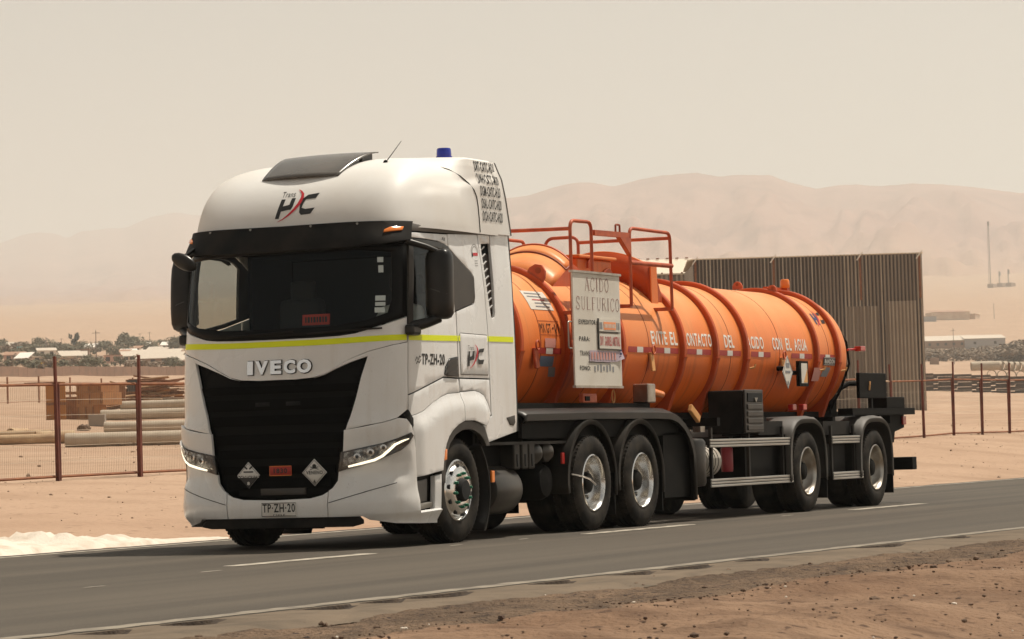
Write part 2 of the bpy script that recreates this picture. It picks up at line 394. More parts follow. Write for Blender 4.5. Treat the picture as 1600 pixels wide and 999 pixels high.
for x in [-50+.6*i for i in range(40)]+[-26+.1*i for i in range(400)]+[14+.5*i for i in range(230)]:
    c = 1.42+.22*fbm(x*.5, 3, 3, 4); hw = .66+.2*fbm(x*.7, 6, 3, 4)
    row = []
    for j in range(9):
        t = c+hw*(j/4-1); y = near_edge(x)-t; e = 1-abs(j/4-1)
        row.append((x, y, dirt_z(x, y)+.012*min(1, e*4)+.018*fbm(x*7, y*7, 2, 3)*min(1, e*2)-.02*(1-min(1, e*4))))
    q.append(row)
mb = MB(); mb.strip(q); tag(mb.build('crumbled_edge', 'gravel_edge', smooth=180), 'dark strip of crumbled asphalt between road and dirt', kind='structure')
# far shoulder: compacted strip, and a low white windrow at its left
q = []
for i in range(420):
    x = -30+.3*i; row = []
    for j in range(10):
        y = far_edge(x)+.30+j*.28; row.append((x, y, -.025+.02*fbm(x*1.2, y*1.2, 4, 4)+(.0 if j < 9 else -.12)+.010*j))
    q.append(row)
mb = MB(); mb.strip(q); tag(mb.build('far_shoulder', 'sand', smooth=180), 'compacted sandy shoulder on the far side of the road', kind='structure')

def rock(mb, x, y, z, r, rg):
    vs = []
    ico = [(0, 0, 1), (.89, 0, .45), (.28, .85, .45), (-.72, .53, .45), (-.72, -.53, .45), (.28, -.85, .45), (.72, .53, -.45), (-.28, .85, -.45), (-.89, 0, -.45), (-.28, -.85, -.45), (.72, -.53, -.45), (0, 0, -1)]
    fs = [(0, 1, 2), (0, 2, 3), (0, 3, 4), (0, 4, 5), (0, 5, 1), (1, 6, 2), (2, 7, 3), (3, 8, 4), (4, 9, 5), (5, 10, 1), (6, 7, 2), (7, 8, 3), (8, 9, 4), (9, 10, 5), (10, 6, 1), (6, 11, 7), (7, 11, 8), (8, 11, 9), (9, 11, 10), (10, 11, 6)]
    a = rg.uniform(0, 6.28); ca, sa = math.cos(a), math.sin(a); sx, sy, sz = rg.uniform(.7, 1.3), rg.uniform(.6, 1.1), rg.uniform(.4, .75)
    for vx, vy, vz in ico:
        k = rg.uniform(.75, 1.2); vx, vy, vz = vx*sx*k, vy*sy*k, vz*sz*k
        vs.append((x+r*(vx*ca-vy*sa), y+r*(vx*sa+vy*ca), z+r*vz))
    mb.add(vs, fs)
mb = MB(); rg = random.Random(11)
for i in range(11000):
    x = rg.uniform(-24, 22); t = rg.choice((.5+abs(rg.gauss(.9, .45)), rg.uniform(.6, 9))); y = near_edge(x)-t
    r = min(.032, .0062*math.exp(rg.gauss(0, .6))+.003); rock(mb, x, y, dirt_z(x, y)+r*.25, r, rg)
mb.mi = [rg.choice((0, 0, 0, 0, 0, 0, 1)) for _ in range(len(mb.f)//20) for __ in range(20)] if False else [((i//20)*7919 % 37 == 0)*1 for i in range(len(mb.f))]
tag(mb.build('pebbles', ['dark_stone', 'white_sand'], fix=False), 'dark pebbles and crumbs strewn over the near dirt', kind='stuff')
mb = MB()
for i in range(1500):
    y = rg.uniform(4, 16)**1.0; x = rg.uniform(-8, 75); r = min(.055, .009*math.exp(rg.gauss(0, .65))+.003); rock(mb, x, y, ground_z(x, y)+r*.2, r, rg)
for i in range(700):
    x = rg.uniform(10, 130); y = rg.uniform(16, 60); r = min(.11, .02*math.exp(rg.gauss(0, .6))); rock(mb, x, y, ground_z(x, y)+r*.2, r, rg)
tag(mb.build('desert_stones', 'stone', fix=False), 'small scattered stones on the sand beyond the road', kind='stuff')
# white windrow
mb = MB(); q = []
for i in range(190):
    x = -11+.075*i; k = max(0, (x+1.0)/4.2); row = []
    hgt = max(.012, .17*(1-sstep(.0, 1, k))*(.85+.75*fbm(x*1.1, 2, 6, 4)))
    wd = 2.1*(1-.75*min(1, k))
    for j in range(17):
        e = j/16*2-1; y = far_edge(x)+1.45-.55*min(1, k)+wd*.5*e+.15*fbm(x*.8, 5, 2, 3)
        row.append((x, y, -.012+.012*(y-far_edge(x))+hgt*max(0, 1-e*e)**.7*(1+.55*fbm(x*4, y*4, 1, 4)+.35*fbm(x*11, y*11, 3, 3))-(.08 if abs(e) > .98 else 0)))
    q.append(row)
mb.strip(q); tag(mb.build('white_sand_windrow', 'white_sand', smooth=180), 'low white sand windrow lying along the far road edge', 'sand heap')
# ------------------------------------------------------------------ vehicle materials
def dusty_white(name, base, rough, coat, dust, amt):
    """white lorry paint under a thin uneven film of desert dust: broad patches, drip streaks and fine specks"""
    m = bpy.data.materials.new(name); m.use_nodes = True; n = m.node_tree; b = n.nodes['Principled BSDF']; L = n.links.new
    b.inputs['Coat Weight'].default_value = coat; b.inputs['Coat Roughness'].default_value = .08
    tc = n.nodes.new('ShaderNodeTexCoord')
    def nz(scl, sc, det, lo, hi):
        mp = n.nodes.new('ShaderNodeMapping'); mp.inputs['Scale'].default_value = scl; L(tc.outputs['Object'], mp.inputs[0])
        t = n.nodes.new('ShaderNodeTexNoise'); t.inputs['Scale'].default_value = sc; t.inputs['Detail'].default_value = det; L(mp.outputs[0], t.inputs['Vector'])
        r = n.nodes.new('ShaderNodeMapRange'); r.inputs[1].default_value = lo; r.inputs[2].default_value = hi; L(t.outputs[0], r.inputs[0]); return r.outputs[0]
    def mixc(a, c, f, k):
        mm = n.nodes.new('ShaderNodeMath'); mm.operation = 'MULTIPLY'; L(f, mm.inputs[0]); mm.inputs[1].default_value = k
        mi = n.nodes.new('ShaderNodeMix'); mi.data_type = 'RGBA'
        for v, i in ((a, 6), (c, 7)):
            if isinstance(v, tuple): mi.inputs[i].default_value = v
            else: L(v, mi.inputs[i])
        L(mm.outputs[0], mi.inputs[0]); return mi.outputs[2]
    patches = nz((1, 1, 1), 1.3, 6, .40, .80); streaks = nz((5, 5, .5), 2.2, 6, .52, .78)
    c = mixc(base, dust, patches, amt); c = mixc(c, dust, streaks, amt*.8); c = mixc(c, lin(.30, .24, .18), nz((1, 1, 1), 55, 3, .68, .74), amt*1.2)
    L(c, b.inputs['Base Color']); ma = n.nodes.new('ShaderNodeMath'); ma.operation = 'MULTIPLY_ADD'; ma.inputs[1].default_value = .25; ma.inputs[2].default_value = rough; L(patches, ma.inputs[0]); L(ma.outputs[0], b.inputs['Roughness'])
    MATS[name] = m
dusty_white('white_paint', lin(.78, .78, .775), .24, .5, lin(.56, .49, .41), .32)
mat('white_roof', lin(.80, .79, .765), .50, spec=.35, col2=lin(.70, .665, .61), scale=1.1, contrast=(.42, .8), rvar=.1)
mat('black_plastic', lin(.003), .5, spec=.18, col2=lin(.022, .019, .016), scale=3, rvar=.2)
mat('satin_black', lin(.009), .30)
mat('grille_black', lin(.004), .7, spec=.15)
mat('slat_black', lin(.0038), .8, spec=.07)
mat('frit_black', lin(.004), .4, spec=.15)
mat('mirror_black', lin(.008, .0075, .007), .32, spec=.35, col2=lin(.024, .021, .018), scale=3)
mat('dark_trim', lin(.035, .031, .028), .45, col2=lin(.05, .043, .036), scale=5)
mat('grey_ledge', lin(.16, .15, .14), .5)
mat('rubber_seal', lin(.025), .7)
mat('chassis_black', lin(.0035, .003, .0028), .65, spec=.12, col2=lin(.008, .007, .0055), scale=4)
mat('fender_black', lin(.012, .011, .0095), .55, spec=.25, col2=lin(.040, .033, .026), scale=3, contrast=(.3, .8))
mat('deck_black', lin(.008, .0075, .007), .42, spec=.3, col2=lin(.020, .017, .014), scale=3)
mat('tyre_rubber', lin(.008, .0072, .0064), .78, spec=.2, col2=lin(.055, .044, .033), scale=5, contrast=(.4, .8), bump=.12, bscale=50)
mat('chrome', lin(.78, .77, .75), .14, 1.0, rvar=.15, scale=8)
mat('dusty_alloy', lin(.52, .50, .46), .36, 1.0, col2=lin(.36, .31, .26), scale=6)
mat('hole_dark', lin(.006), .9)
mat('green_cap', lin(.012, .16, .085), .35)
mat('amber', lin(.85, .22, .02), .3, coat=.5)
mat('red_lens', lin(.45, .02, .015), .3, coat=.5)
mat('hi_vis_yellow', lin(.78, .86, .0), .5)
mat('letter_black', lin(.015), .5)
mat('logo_red', lin(.55, .02, .035), .45)
mat('plate_white', lin(.75, .73, .69), .5, col2=lin(.62, .58, .52), scale=6)
mat('placard_white', lin(.72, .70, .66), .5)
mat('dash_red', lin(.42, .035, .025), .6)
mat('sticker_pale', lin(.50, .56, .55), .6)
mat('beacon_blue', lin(.006, .02, .30), .25, coat=.6)
mat('headlamp_dark', lin(.02), .25, coat=.5)
mat('lamp_facets', lin(.62, .60, .56), .25, .9, col2=lin(.14, .13, .12), scale=14, contrast=(.42, .58), bump=1.0, bscale=22)
mat('led_white', lin(.9, .85, .72), .3, emit=(lin(1, .88, .66), 1.1))
mat('interior_dark', lin(.012, .014, .015), .85, spec=.2)
mat('interior_grey', lin(.045, .048, .052), .85, spec=.2)
mat('curtain', lin(.38, .37, .35), .9)
mat('tank_grey', lin(.045, .043, .040), .38, .3, col2=lin(.075, .065, .055), scale=3)
mat('steel_worn', lin(.32, .30, .27), .45, .8)
mat('smoked_acrylic', lin(.085, .078, .070), .22, col2=lin(.13, .115, .10), scale=2, coat=.3)
glass_mat('windscreen_glass', lin(.90, .96, .92), .42)
glass_mat('door_glass', lin(.95, .97, .95), .6)
glass_mat('headlamp_glass', lin(.9), 1.0)
def gradient_chrome():
    m = bpy.data.materials.new('letter_chrome'); m.use_nodes = True; b = m.node_tree.nodes['Principled BSDF']
    b.inputs['Metallic'].default_value = 1; b.inputs['Roughness'].default_value = .12; b.inputs['Base Color'].default_value = lin(.85, .84, .83); MATS['letter_chrome'] = m
gradient_chrome()

# ------------------------------------------------------------------ cab skin: a rounded plan swept up with rake and tumblehome
NEXP, XC, AX, BY = 3.6, -.75, .70, 1.25
def tab(t, v):
    if v <= t[0][0]: return t[0][1]
    for (a, b), (c, d) in zip(t, t[1:]):
        if v <= c:
            k = (v-a)/(c-a); k = k*k*(3-2*k)*.35+k*.65; return b+(d-b)*k
    return t[-1][1]
FZ = [(.2, .03), (.55, 0), (1.1, .0), (1.6, .015), (2.0, .04), (2.3, .075), (2.7, .13), (3.05, .19), (3.3, .25), (3.5, .3)]
WZ = [(.2, 1.22), (.6, 1.25), (2.0, 1.25), (2.6, 1.235), (3.1, 1.205), (3.5, 1.19)]
_c = []; _pv = None; _L = 0
for i in range(401):
    t = math.pi/2*i/400; y = BY*abs(math.sin(t))**(2/NEXP); x = XC-AX*abs(math.cos(t))**(2/NEXP)
    if _pv: _L += math.hypot(x-_pv[0], y-_pv[1])
    _c.append((_L, x, y)); _pv = (x, y)
SC = _L; _S = [c[0] for c in _c]
def plan(s):
    a = abs(s)
    if a >= SC: x, y = XC+(a-SC), BY
    else:
        i = max(1, bisect.bisect_left(_S, a)); k = (a-_S[i-1])/max(1e-9, _S[i]-_S[i-1])
        x = _c[i-1][1]+(_c[i][1]-_c[i-1][1])*k; y = _c[i-1][2]+(_c[i][2]-_c[i-1][2])*k
    return x, (-y if s >= 0 else y)
def shell0(s, z):
    x, y = plan(s); r = max(0, min(1, (.3-x)/1.3)); r = r*r*(3-2*r)
    return Vector((x+tab(FZ, z)*r, y*tab(WZ, z)/BY, z))
def shell(s, z, off=0.0):
    p = shell0(s, z)
    if off:
        a = shell0(s+.004, z)-shell0(s-.004, z); b = shell0(s, z+.004)-shell0(s, z-.004); n = a.cross(b); n.normalize(); p = p+n*off
    return p
def clip_grid(poly, step):
    """polygon (a, b) cut into small pieces; returns verts, faces"""
    b = bmesh.new(); vs = [b.verts.new((x, y, 0)) for x, y in poly]; f = b.faces.new(vs); f.normal_update()
    bmesh.ops.triangulate(b, faces=[f], ngon_method='EAR_CLIP')
    x0, x1 = min(p[0] for p in poly), max(p[0] for p in poly); y0, y1 = min(p[1] for p in poly), max(p[1] for p in poly)
    sx, sy = step if isinstance(step, tuple) else (step, step)
    for lo, hi, st, ax in ((x0, x1, sx, 0), (y0, y1, sy, 1)):
        k = math.floor(lo/st)+1
        while k*st < hi:
            co = (k*st, 0, 0) if ax == 0 else (0, k*st, 0); no = (1, 0, 0) if ax == 0 else (0, 1, 0)
            bmesh.ops.bisect_plane(b, geom=list(b.verts)+list(b.edges)+list(b.faces), plane_co=co, plane_no=no, dist=1e-6); k += 1
    bmesh.ops.remove_doubles(b, verts=list(b.verts), dist=1e-5)
    b.verts.index_update(); V = [(v.co.x, v.co.y) for v in b.verts]; F = [tuple(v.index for v in f.verts) for f in b.faces]; b.free(); return V, F
def patch(name, poly, m, parent, off=0.0, thick=.02, bevel=.004, step=(.09, .12), fn=None, mirror=False, smooth=50):
    if mirror: poly = [(-s, z) for s, z in poly]
    V, F = clip_grid(poly, step); fn = fn or shell; mb = MB()
    offf = off if callable(off) else (lambda s, z: off)
    mb.add([fn(s, z, offf(s, z)) for s, z in V], F)
    o = mb.build(name, m, parent, smooth=smooth, fix=False)
    # faces must look outwards: compare one with the outward offset
    me = o.data; p = me.polygons[len(me.polygons)//2]
    i = p.vertices[0]; s, z = V[i]; out = fn(s, z, .05)-fn(s, z, 0)
    if p.normal.dot(out) < 0: me.flip_normals()
    if thick: md = o.modifiers.new('solid', 'SOLIDIFY'); md.thickness = thick; md.offset = -1
    if bevel: md = o.modifiers.new('bevel', 'BEVEL'); md.width = bevel; md.segments = 2; md.limit_method = 'ANGLE'; md.angle_limit = R(45)
    return o
def both(name, poly, m, parent, **k):
    return patch(name, poly, m, parent, **k), patch(name, poly, m, parent, mirror=True, **k)
def mirp(h): return h+[(-s, z) for s, z in reversed(h)]
def ribbon(pts, w, fn, off):
    """flat stripe along a polyline in (a, b) of surface fn"""
    q = []
    for i, (a, b) in enumerate(pts):
        t = Vector((pts[min(i+1, len(pts)-1)][0]-pts[max(0, i-1)][0], pts[min(i+1, len(pts)-1)][1]-pts[max(0, i-1)][1])); t.normalize()
        ww = w[i] if isinstance(w, (list, tuple)) else w
        q.append([fn(a-t.y*ww/2, b+t.x*ww/2, off), fn(a+t.y*ww/2, b-t.x*ww/2, off)])
    return MB().strip(q)
make_text([(c, o_) for c in 'IVECO' for o_ in (.045, .085)]+[ ('TP·ZH·20', .02), ('CHILE', .01), ('Trans', .0), ('VENENO', .03), ('CORROSIVE', .03), ('6', .03), ('8', .03), ('TP-ZH-20', .035),
           ('DRT-CATC-H20', .02), ('DWH-CATC-H20', .02), ('DGM-CATC-H20', .02), ('DSAL-CATC-H20', .02), ('DCH-CATC-H20', .02), ('RANDON', .03), ('EVITE', .02), ('CONTACTO', .02), ('DEL', .02), ('ACIDO', .02), ('CON', .02), ('EL', .02), ('AGUA', .02),
           ('MX', .0), ('GT', .0), ('11', .0), ('-', .0), ('EXPEDITOR:', .02), ('PARA:', .02), ('TRANSPORTE', .01), ('FONO:', .02), ('1830', .03), ('DIV.', .02), ('GABRIELA', .02), ('MISTRAL', .02)])

# ------------------------------------------------------------------ tractor
truck = tag(empty('tractor_truck', (0, 0, 0)), 'white cab-over tractor truck with black grille and yellow stripe hauling the orange tank', 'truck')
grille_half = [(0, 1.642), (.20, 1.640), (.40, 1.652), (.52, 1.680), (.64, 1.732), (.80, 1.795), (.962, 1.848), (.90, 1.66), (.845, 1.45), (.79, 1.28), (.742, 1.140), (.715, .93), (.665, .735), (.655, .66), (.60, .585), (.50, .535), (.37, .507), (0, .497)]
G = grille_half
# --- lower front: grille
grille = patch('grille', mirp([p for p in G[:]])[:-1][1:] if False else [p for p in G]+[(-s, z) for s, z in reversed(G[1:-1])], 'grille_black', truck, off=-.035, thick=.02, bevel=0)
for z0, z1, a in ((1.52, 1.60, .86), (1.36, 1.47, .80), (1.21, 1.31, .74), (1.03, 1.13, .70), (.89, .98, .67), (.60, .69, .58), (.74, .82, .62)):
    patch('grille_slat', [(-a, z0), (a, z0), (a+(.03 if z1 > 1.1 else 0), z1), (-a-(.03 if z1 > 1.1 else 0), z1)], 'slat_black', grille, off=-.006, thick=.022, bevel=.008, step=(.15, .2))
for s0 in (-.24, .10):
    patch('grille_vent', [(s0, 1.40), (s0+.16, 1.40), (s0+.16, 1.44), (s0, 1.44)], 'hole_dark', grille, off=-.003, thick=.004, bevel=0)
patch('bumper_camera_cover', [(-.20, .535), (.30, .535), (.30, .60), (-.20, .60)], 'dark_trim', grille, off=-.002, thick=.02)
# --- front skin panels
crease = [(.40, 1.665), (.52, 1.695), (.66, 1.765), (.80, 1.838), (.99, 1.905), (1.20, 1.955), (1.385, 1.985)]
ws_low = [(0, 2.046), (.40, 2.048), (.68, 2.056), (.84, 2.074), (1.05, 2.128), (1.235, 2.186), (1.385, 2.225)]
fp = [(0, 1.655), (.20, 1.653)]+crease+[(1.385, 2.06)]+list(reversed(ws_low))
patch('front_panel', fp+[(-s, z) for s, z in reversed(fp[1:-1])], 'white_paint', truck, off=.0, thick=.03, bevel=.006)
cp = [(.405, 1.655), (.52, 1.683), (.66, 1.752), (.80, 1.822), (.99, 1.893), (1.20, 1.943), (1.385, 1.973), (1.385, 1.34), (1.25, 1.255), (1.106, 1.215), (.748, 1.150), (.795, 1.28), (.85, 1.45), (.905, 1.66), (.962, 1.856), (.80, 1.803), (.64, 1.738), (.52, 1.688)]
cp = [(.415, 1.659), (.52, 1.690), (.66, 1.759), (.80, 1.832), (.99, 1.899), (1.20, 1.949), (1.385, 1.979), (1.385, 1.334), (1.25, 1.253), (1.106, 1.213), (.752, 1.150), (.797, 1.28), (.852, 1.45), (.907, 1.66), (.968, 1.852), (.80, 1.799), (.64, 1.737), (.52, 1.684)]
both('corner_panel', cp, 'white_paint', truck, off=lambda s, z: .010+.02*sstep(1.3, 1.2, z), thick=.03, bevel=.008)
# --- bumper
def boff(s, z):
    a = abs(s)
    o = .030+.030*sstep(.60, .42, z)-.055*sstep(.36, .24, z)*sstep(.5, 1.0, a)
    o += .018*sstep(1.0, 1.15, z)*sstep(.6, 1.1, a)*sstep(1.5, 1.35, a)
    o -= .030*sstep(.62, .70, z)*sstep(.93, .85, z)*sstep(.70, .85, a)*sstep(1.42, 1.30, a)
    return o
bc = [(.735, 1.145), (.92, 1.170), (1.106, 1.206), (1.25, 1.246), (1.33, 1.235), (1.40, 1.165), (1.445, 1.08), (1.468, .95), (1.475, .66), (1.50, .36), (1.52, .33), (1.975, .35), (1.965, .215), (1.60, .222), (1.22, .236), (.964, .278), (.90, .318), (.565, .318), (.565, .566), (.605, .59), (.66, .66), (.670, .735), (.72, .93)]
both('bumper_corner', bc, 'white_paint', truck, off=boff, thick=.03, bevel=.010, step=(.05, .05))
bm_ = [(0, .318), (.555, .318), (.555, .556), (.50, .527), (.37, .499), (0, .489)]
patch('bumper_centre', bm_+[(-s, z) for s, z in reversed(bm_[1:-1])], 'white_paint', truck, off=boff, thick=.03, bevel=.006, step=(.08, .05))
patch('bumper_lip', mirp([(0.0, .215), (.93, .215), (.975, .262), (.89, .312)])[0:0] or [(-.86, .312), (-.915, .275), (-.93, .235), (-.80, .215), (.80, .215), (.90, .24), (.90, .275), (.86, .312)], 'black_plastic', truck, off=.025, thick=.05, bevel=.01)
for sg in (1, -1):       # seam in each bumper corner, the notch beside the door and the lamp slot
    mb = ribbon([(sg*(.57+.65*k/20), .455+.17*k/20) for k in range(21)], .007, lambda s, z, o: shell(s, z, boff(s, z)+o), .004); mb.build('bumper_seam', 'rubber_seal', truck)
both('bumper_notch', [(1.30, 1.262), (1.385, 1.215), (1.45, 1.10), (1.49, 1.05), (1.478, 1.24), (1.40, 1.325)], 'black_plastic', truck, off=.006, thick=.02, bevel=0)
patch('corner_lamp_slot', [(-1.38, .96), (-1.23, .90), (-1.22, .72), (-1.36, .66)], 'satin_black', truck, off=lambda s, z: boff(s, z)+.004, thick=.02)
# --- headlamps
hl = [(.70, .935), (.90, .972), (1.10, 1.012), (1.25, 1.058), (1.385, 1.105), (1.425, 1.075), (1.36, .995), (1.27, .935), (1.10, .868), (.90, .808), (.672, .745)]
for sg in (1, -1):
    fnh = lambda s, z, o=0.0: shell(s, z, .034+.018*sstep(1.0, 1.15, z)+o)
    P_ = [(sg*s, z) for s, z in hl]
    h = patch('headlamp', P_, 'headlamp_dark', truck, off=.002, thick=.03, bevel=.004, fn=fnh)
    bowl = patch('lamp_bowl', [(sg*s, z) for s, z in ((.735, .925), (.90, .957), (1.10, .997), (1.23, 1.035), (1.19, .985), (1.13, .928), (1.05, .875), (.90, .838), (.715, .795))], 'lamp_facets', h, off=.004, thick=.004, bevel=0, fn=fnh)
    for a, zc, rr in ((.86, .885, .036), (.985, .922, .038), (1.10, .965, .034)):
        c = fnh(sg*a, zc, -.0); n_ = (fnh(sg*a, zc, .1)-c).normalized()
        mb = MB(); mb.tube([c+n_*.004, c+n_*.012, c+n_*.016], [rr, rr*.96, rr*.55], 16); mb.build('lamp_reflector', 'chrome', h, smooth=40)
        mb = MB(); mb.tube([c+n_*.0165, c+n_*.022], [rr*.5, rr*.3], 14); mb.build('lamp_lens', 'headlamp_dark', h, smooth=40)
    led = [(.775, .792), (.90, .820), (1.02, .850), (1.09, .885), (1.15, .940), (1.205, .992), (1.27, 1.022), (1.345, 1.045)]
    ribbon([(sg*a, b) for a, b in led], [.018, .024, .024, .024, .024, .024, .020, .010], fnh, .0195).build('led_strip', 'led_white', h)
    patch('lamp_cover', P_, 'headlamp_glass', h, off=.024, thick=0, bevel=0, fn=fnh)
# --- windscreen with black border and its glass
ws = [(0, 2.056), (.40, 2.058), (.68, 2.066), (.84, 2.084), (1.05, 2.138), (1.235, 2.196), (1.385, 2.235), (1.375, 2.95), (.8, 2.955), (0, 2.955)]
gl_ = [(0, 2.15), (.6, 2.155), (.95, 2.20), (1.16, 2.27), (1.20, 2.40), (1.195, 2.86), (.8, 2.885), (0, 2.89)]
OUT = ws+[(-s, z) for s, z in reversed(ws[1:-1])]; INN = gl_+[(-s, z) for s, z in reversed(gl_[1:-1])]
def frame_patch(name, outer, inner, m, parent, off, thick=.012):
    """border between two loops of the skin"""
    def resamp(poly, n):
        L_ = [0]; P = poly+[poly[0]]
        for a, b in zip(P, P[1:]): L_.append(L_[-1]+math.hypot(a[0]-b[0], a[1]-b[1]))
        return P, L_
    def angle(p, c): return math.atan2((p[1]-c[1])*1.0, (p[0]-c[0])*.6)
    c = (sum(p[0] for p in inner)/len(inner), sum(p[1] for p in inner)/len(inner))
    def hit(poly, a):
        d = (math.cos(a)/.6, math.sin(a)); best = None; P = poly+[poly[0]]
        for p, q in zip(P, P[1:]):
            ex, ey = q[0]-p[0], q[1]-p[1]; det = d[0]*(-ey)+ex*d[1]
            if abs(det) < 1e-12: continue
            rx, ry = p[0]-c[0], p[1]-c[1]; t = (rx*(-ey)+ex*ry)/det; u = (d[0]*ry-d[1]*rx)/det
            if t > 0 and -1e-9 <= u <= 1+1e-9 and (best is None or t > best): best = t
        return (c[0]+d[0]*best, c[1]+d[1]*best)
    an = sorted(set([round(angle(p, c), 4) for p in inner+outer]+[round(-math.pi+2*math.pi*k/72, 4) for k in range(72)]))
    secs = []
    for a in an+[an[0]]:
        o_, i_ = hit(outer, a), hit(inner, a)
        secs.append([shell(o_[0]+(i_[0]-o_[0])*k/2, o_[1]+(i_[1]-o_[1])*k/2, off) for k in range(3)])
    mb = MB(); mb.strip(secs); o = mb.build(name, m, parent, smooth=60, fix=False)
    me = o.data; p = me.polygons[0]; ctr = Vector((-.3, 0, 2))
    if p.normal.dot(p.center-ctr) < 0: me.flip_normals()
    md = o.modifiers.new('solid', 'SOLIDIFY'); md.thickness = thick; md.offset = -1
    return o
wf = frame_patch('windscreen_border', OUT, INN, 'frit_black', truck, .004)
patch('windscreen_glass', INN, 'windscreen_glass', truck, off=.0, thick=0, bevel=0)
for s0, z0, w_, h_ in ((1.035, 2.385, .10, .050), (1.035, 2.335, .10, .036), (1.03, 2.270, .10, .050), (1.06, 2.66, .05, .07), (1.05, 2.76, .06, .05)):
    patch('windscreen_sticker', [(s0, z0), (s0+w_, z0), (s0+w_, z0+h_), (s0, z0+h_)], 'sticker_pale', truck, off=.003, thick=0, bevel=0)
# wipers
for s0 in (-.55, .35):
    mb = MB(); mb.tube([shell(s0+k*.75, 2.085+.03*k, .03) for k in (0, .25, .5, .75, 1)], .009, 6); mb.build('wiper', 'black_plastic', truck)
# --- yellow band across front and both sides
for (a, b) in ((-3.82, -3.25), (-3.235, -2.515), (-2.50, -1.41), (-1.38, 1.38), (1.41, 2.50), (2.515, 3.215), (3.23, 3.82)):
    zf = lambda s: 2.003+.026*sstep(.4, 1.5, abs(s))+.018*sstep(1.5, 3.8, abs(s))
    n = max(2, int((b-a)/.06)); ribbon([(a+(b-a)*i/n, zf(a+(b-a)*i/n)) for i in range(n+1)], .056, shell, .0045).build('reflective_band', 'hi_vis_yellow', truck, smooth=60, fix=False)
# --- doors
door_low = [(1.41, 1.475), (1.80, 1.567), (2.165, 1.652), (2.495, 1.644), (2.485, 2.300), (2.119, 2.225), (1.75, 2.170), (1.41, 2.125)]
doors = both('door', door_low, 'white_paint', truck, thick=.025, bevel=.008)
both('door_sill', [(1.41, 1.462), (1.80, 1.553), (2.165, 1.638), (2.50, 1.630), (2.52, 1.50), (2.45, 1.496), (2.25, 1.485), (2.082, 1.45), (1.90, 1.395), (1.721, 1.322), (1.56, 1.285), (1.41, 1.262)], 'white_paint', truck, off=-.002, thick=.02, bevel=.004)
both('window_frame', [(1.41, 2.135), (1.75, 2.180), (2.119, 2.237), (2.50, 2.315), (2.93, 2.405), (2.955, 2.46), (2.955, 2.66), (2.90, 2.705), (2.46, 2.91), (2.30, 2.965), (2.11, 2.99), (1.80, 2.998), (1.41, 3.002), (1.41, 2.955), (1.80, 2.945), (2.10, 2.935), (2.26, 2.91), (2.38, 2.87), (2.42, 2.85), (2.42, 2.335), (2.119, 2.277), (1.75, 2.222), (1.49, 2.185), (1.49, 2.955), (1.41, 2.956)], 'dark_trim', truck, off=.004, thick=.03, bevel=.006)
both('door_glass', [(1.48, 2.18), (1.75, 2.215), (2.119, 2.27), (2.43, 2.33), (2.43, 2.86), (2.26, 2.915), (2.10, 2.94), (1.80, 2.95), (1.48, 2.955)], 'door_glass', truck, off=-.004, thick=0, bevel=0)
both('roof_rail', [(1.41, 3.012), (1.80, 3.008), (2.12, 3.0), (2.31, 2.975), (2.385, 2.95), (2.385, 3.075), (1.41, 3.06)], 'white_paint', truck, thick=.02, bevel=.005)
both('window_shield', [(1.50, 2.935), (1.80, 2.925), (2.10, 2.918), (2.28, 2.88), (2.34, 2.89), (2.28, 2.945), (2.10, 2.975), (1.80, 2.985), (1.42, 2.99)], 'satin_black', truck, off=.05, thick=.012, bevel=.003)
sl = [(2.510, 1.645), (3.222, 1.640), (3.215, 2.05), (3.19, 2.45), (3.15, 2.80), (3.115, 3.105), (2.396, 3.078), (2.396, 2.953), (2.47, 2.920), (2.91, 2.714), (2.967, 2.665), (2.967, 2.45), (2.935, 2.395), (2.51, 2.304)]
both('sleeper_panel', sl, 'white_paint', truck, thick=.025, bevel=.008)
both('locker_door', [(2.555, 1.68), (3.195, 1.68), (3.195, 2.075), (2.555, 2.085)], 'white_paint', truck, off=.006, thick=.012, bevel=.006)
for sg in (1, -1):
    fn_ = lambda s, z, o: shell(s, z, o)
    ribbon([(sg*s, z) for s, z in ((2.555, 1.675), (2.548, 1.68), (2.548, 2.085), (2.57, 2.092), (3.18, 2.082), (3.201, 2.07), (3.201, 1.69), (3.18, 1.674), (2.555, 1.675))], .006, fn_, .003).build('locker_seam', 'rubber_seal', truck)
both('sleeper_sill', [(2.535, 1.632), (3.226, 1.628), (3.238, 1.30), (3.17, 1.395), (3.09, 1.47), (2.98, 1.505), (2.86, 1.52), (2.535, 1.505)], 'white_paint', truck, off=-.002, thick=.02, bevel=.006)
# fenders round the front wheels
CREASE = [(1.415, 1.262), (1.56, 1.285), (1.721, 1.322), (1.90, 1.395), (2.082, 1.45), (2.25, 1.485), (2.45, 1.496), (2.86, 1.515), (2.975, 1.50), (3.085, 1.465), (3.163, 1.39), (3.24, 1.28)]
def foff(s, z):
    a = abs(s); cz_ = tab(CREASE, a); return -.002+.050*sstep(0, .15, cz_-z)*sstep(1.42, 1.62, a)*sstep(3.26, 3.05, a)
both('fender', [(1.415, 1.257), (1.56, 1.280), (1.721, 1.317), (1.90, 1.390), (2.082, 1.445), (2.25, 1.480), (2.45, 1.491), (2.52, 1.494), (2.525, 1.212), (2.386, 1.178), (2.25, 1.12), (2.162, 1.06), (2.10, .99), (2.055, .90), (2.025, .80), (2.01, .728), (1.75, .70), (1.497, .672), (1.495, .90), (1.492, 1.06), (1.45, 1.16)], 'white_paint', truck, off=foff, thick=.03, bevel=.012, step=(.05, .05))
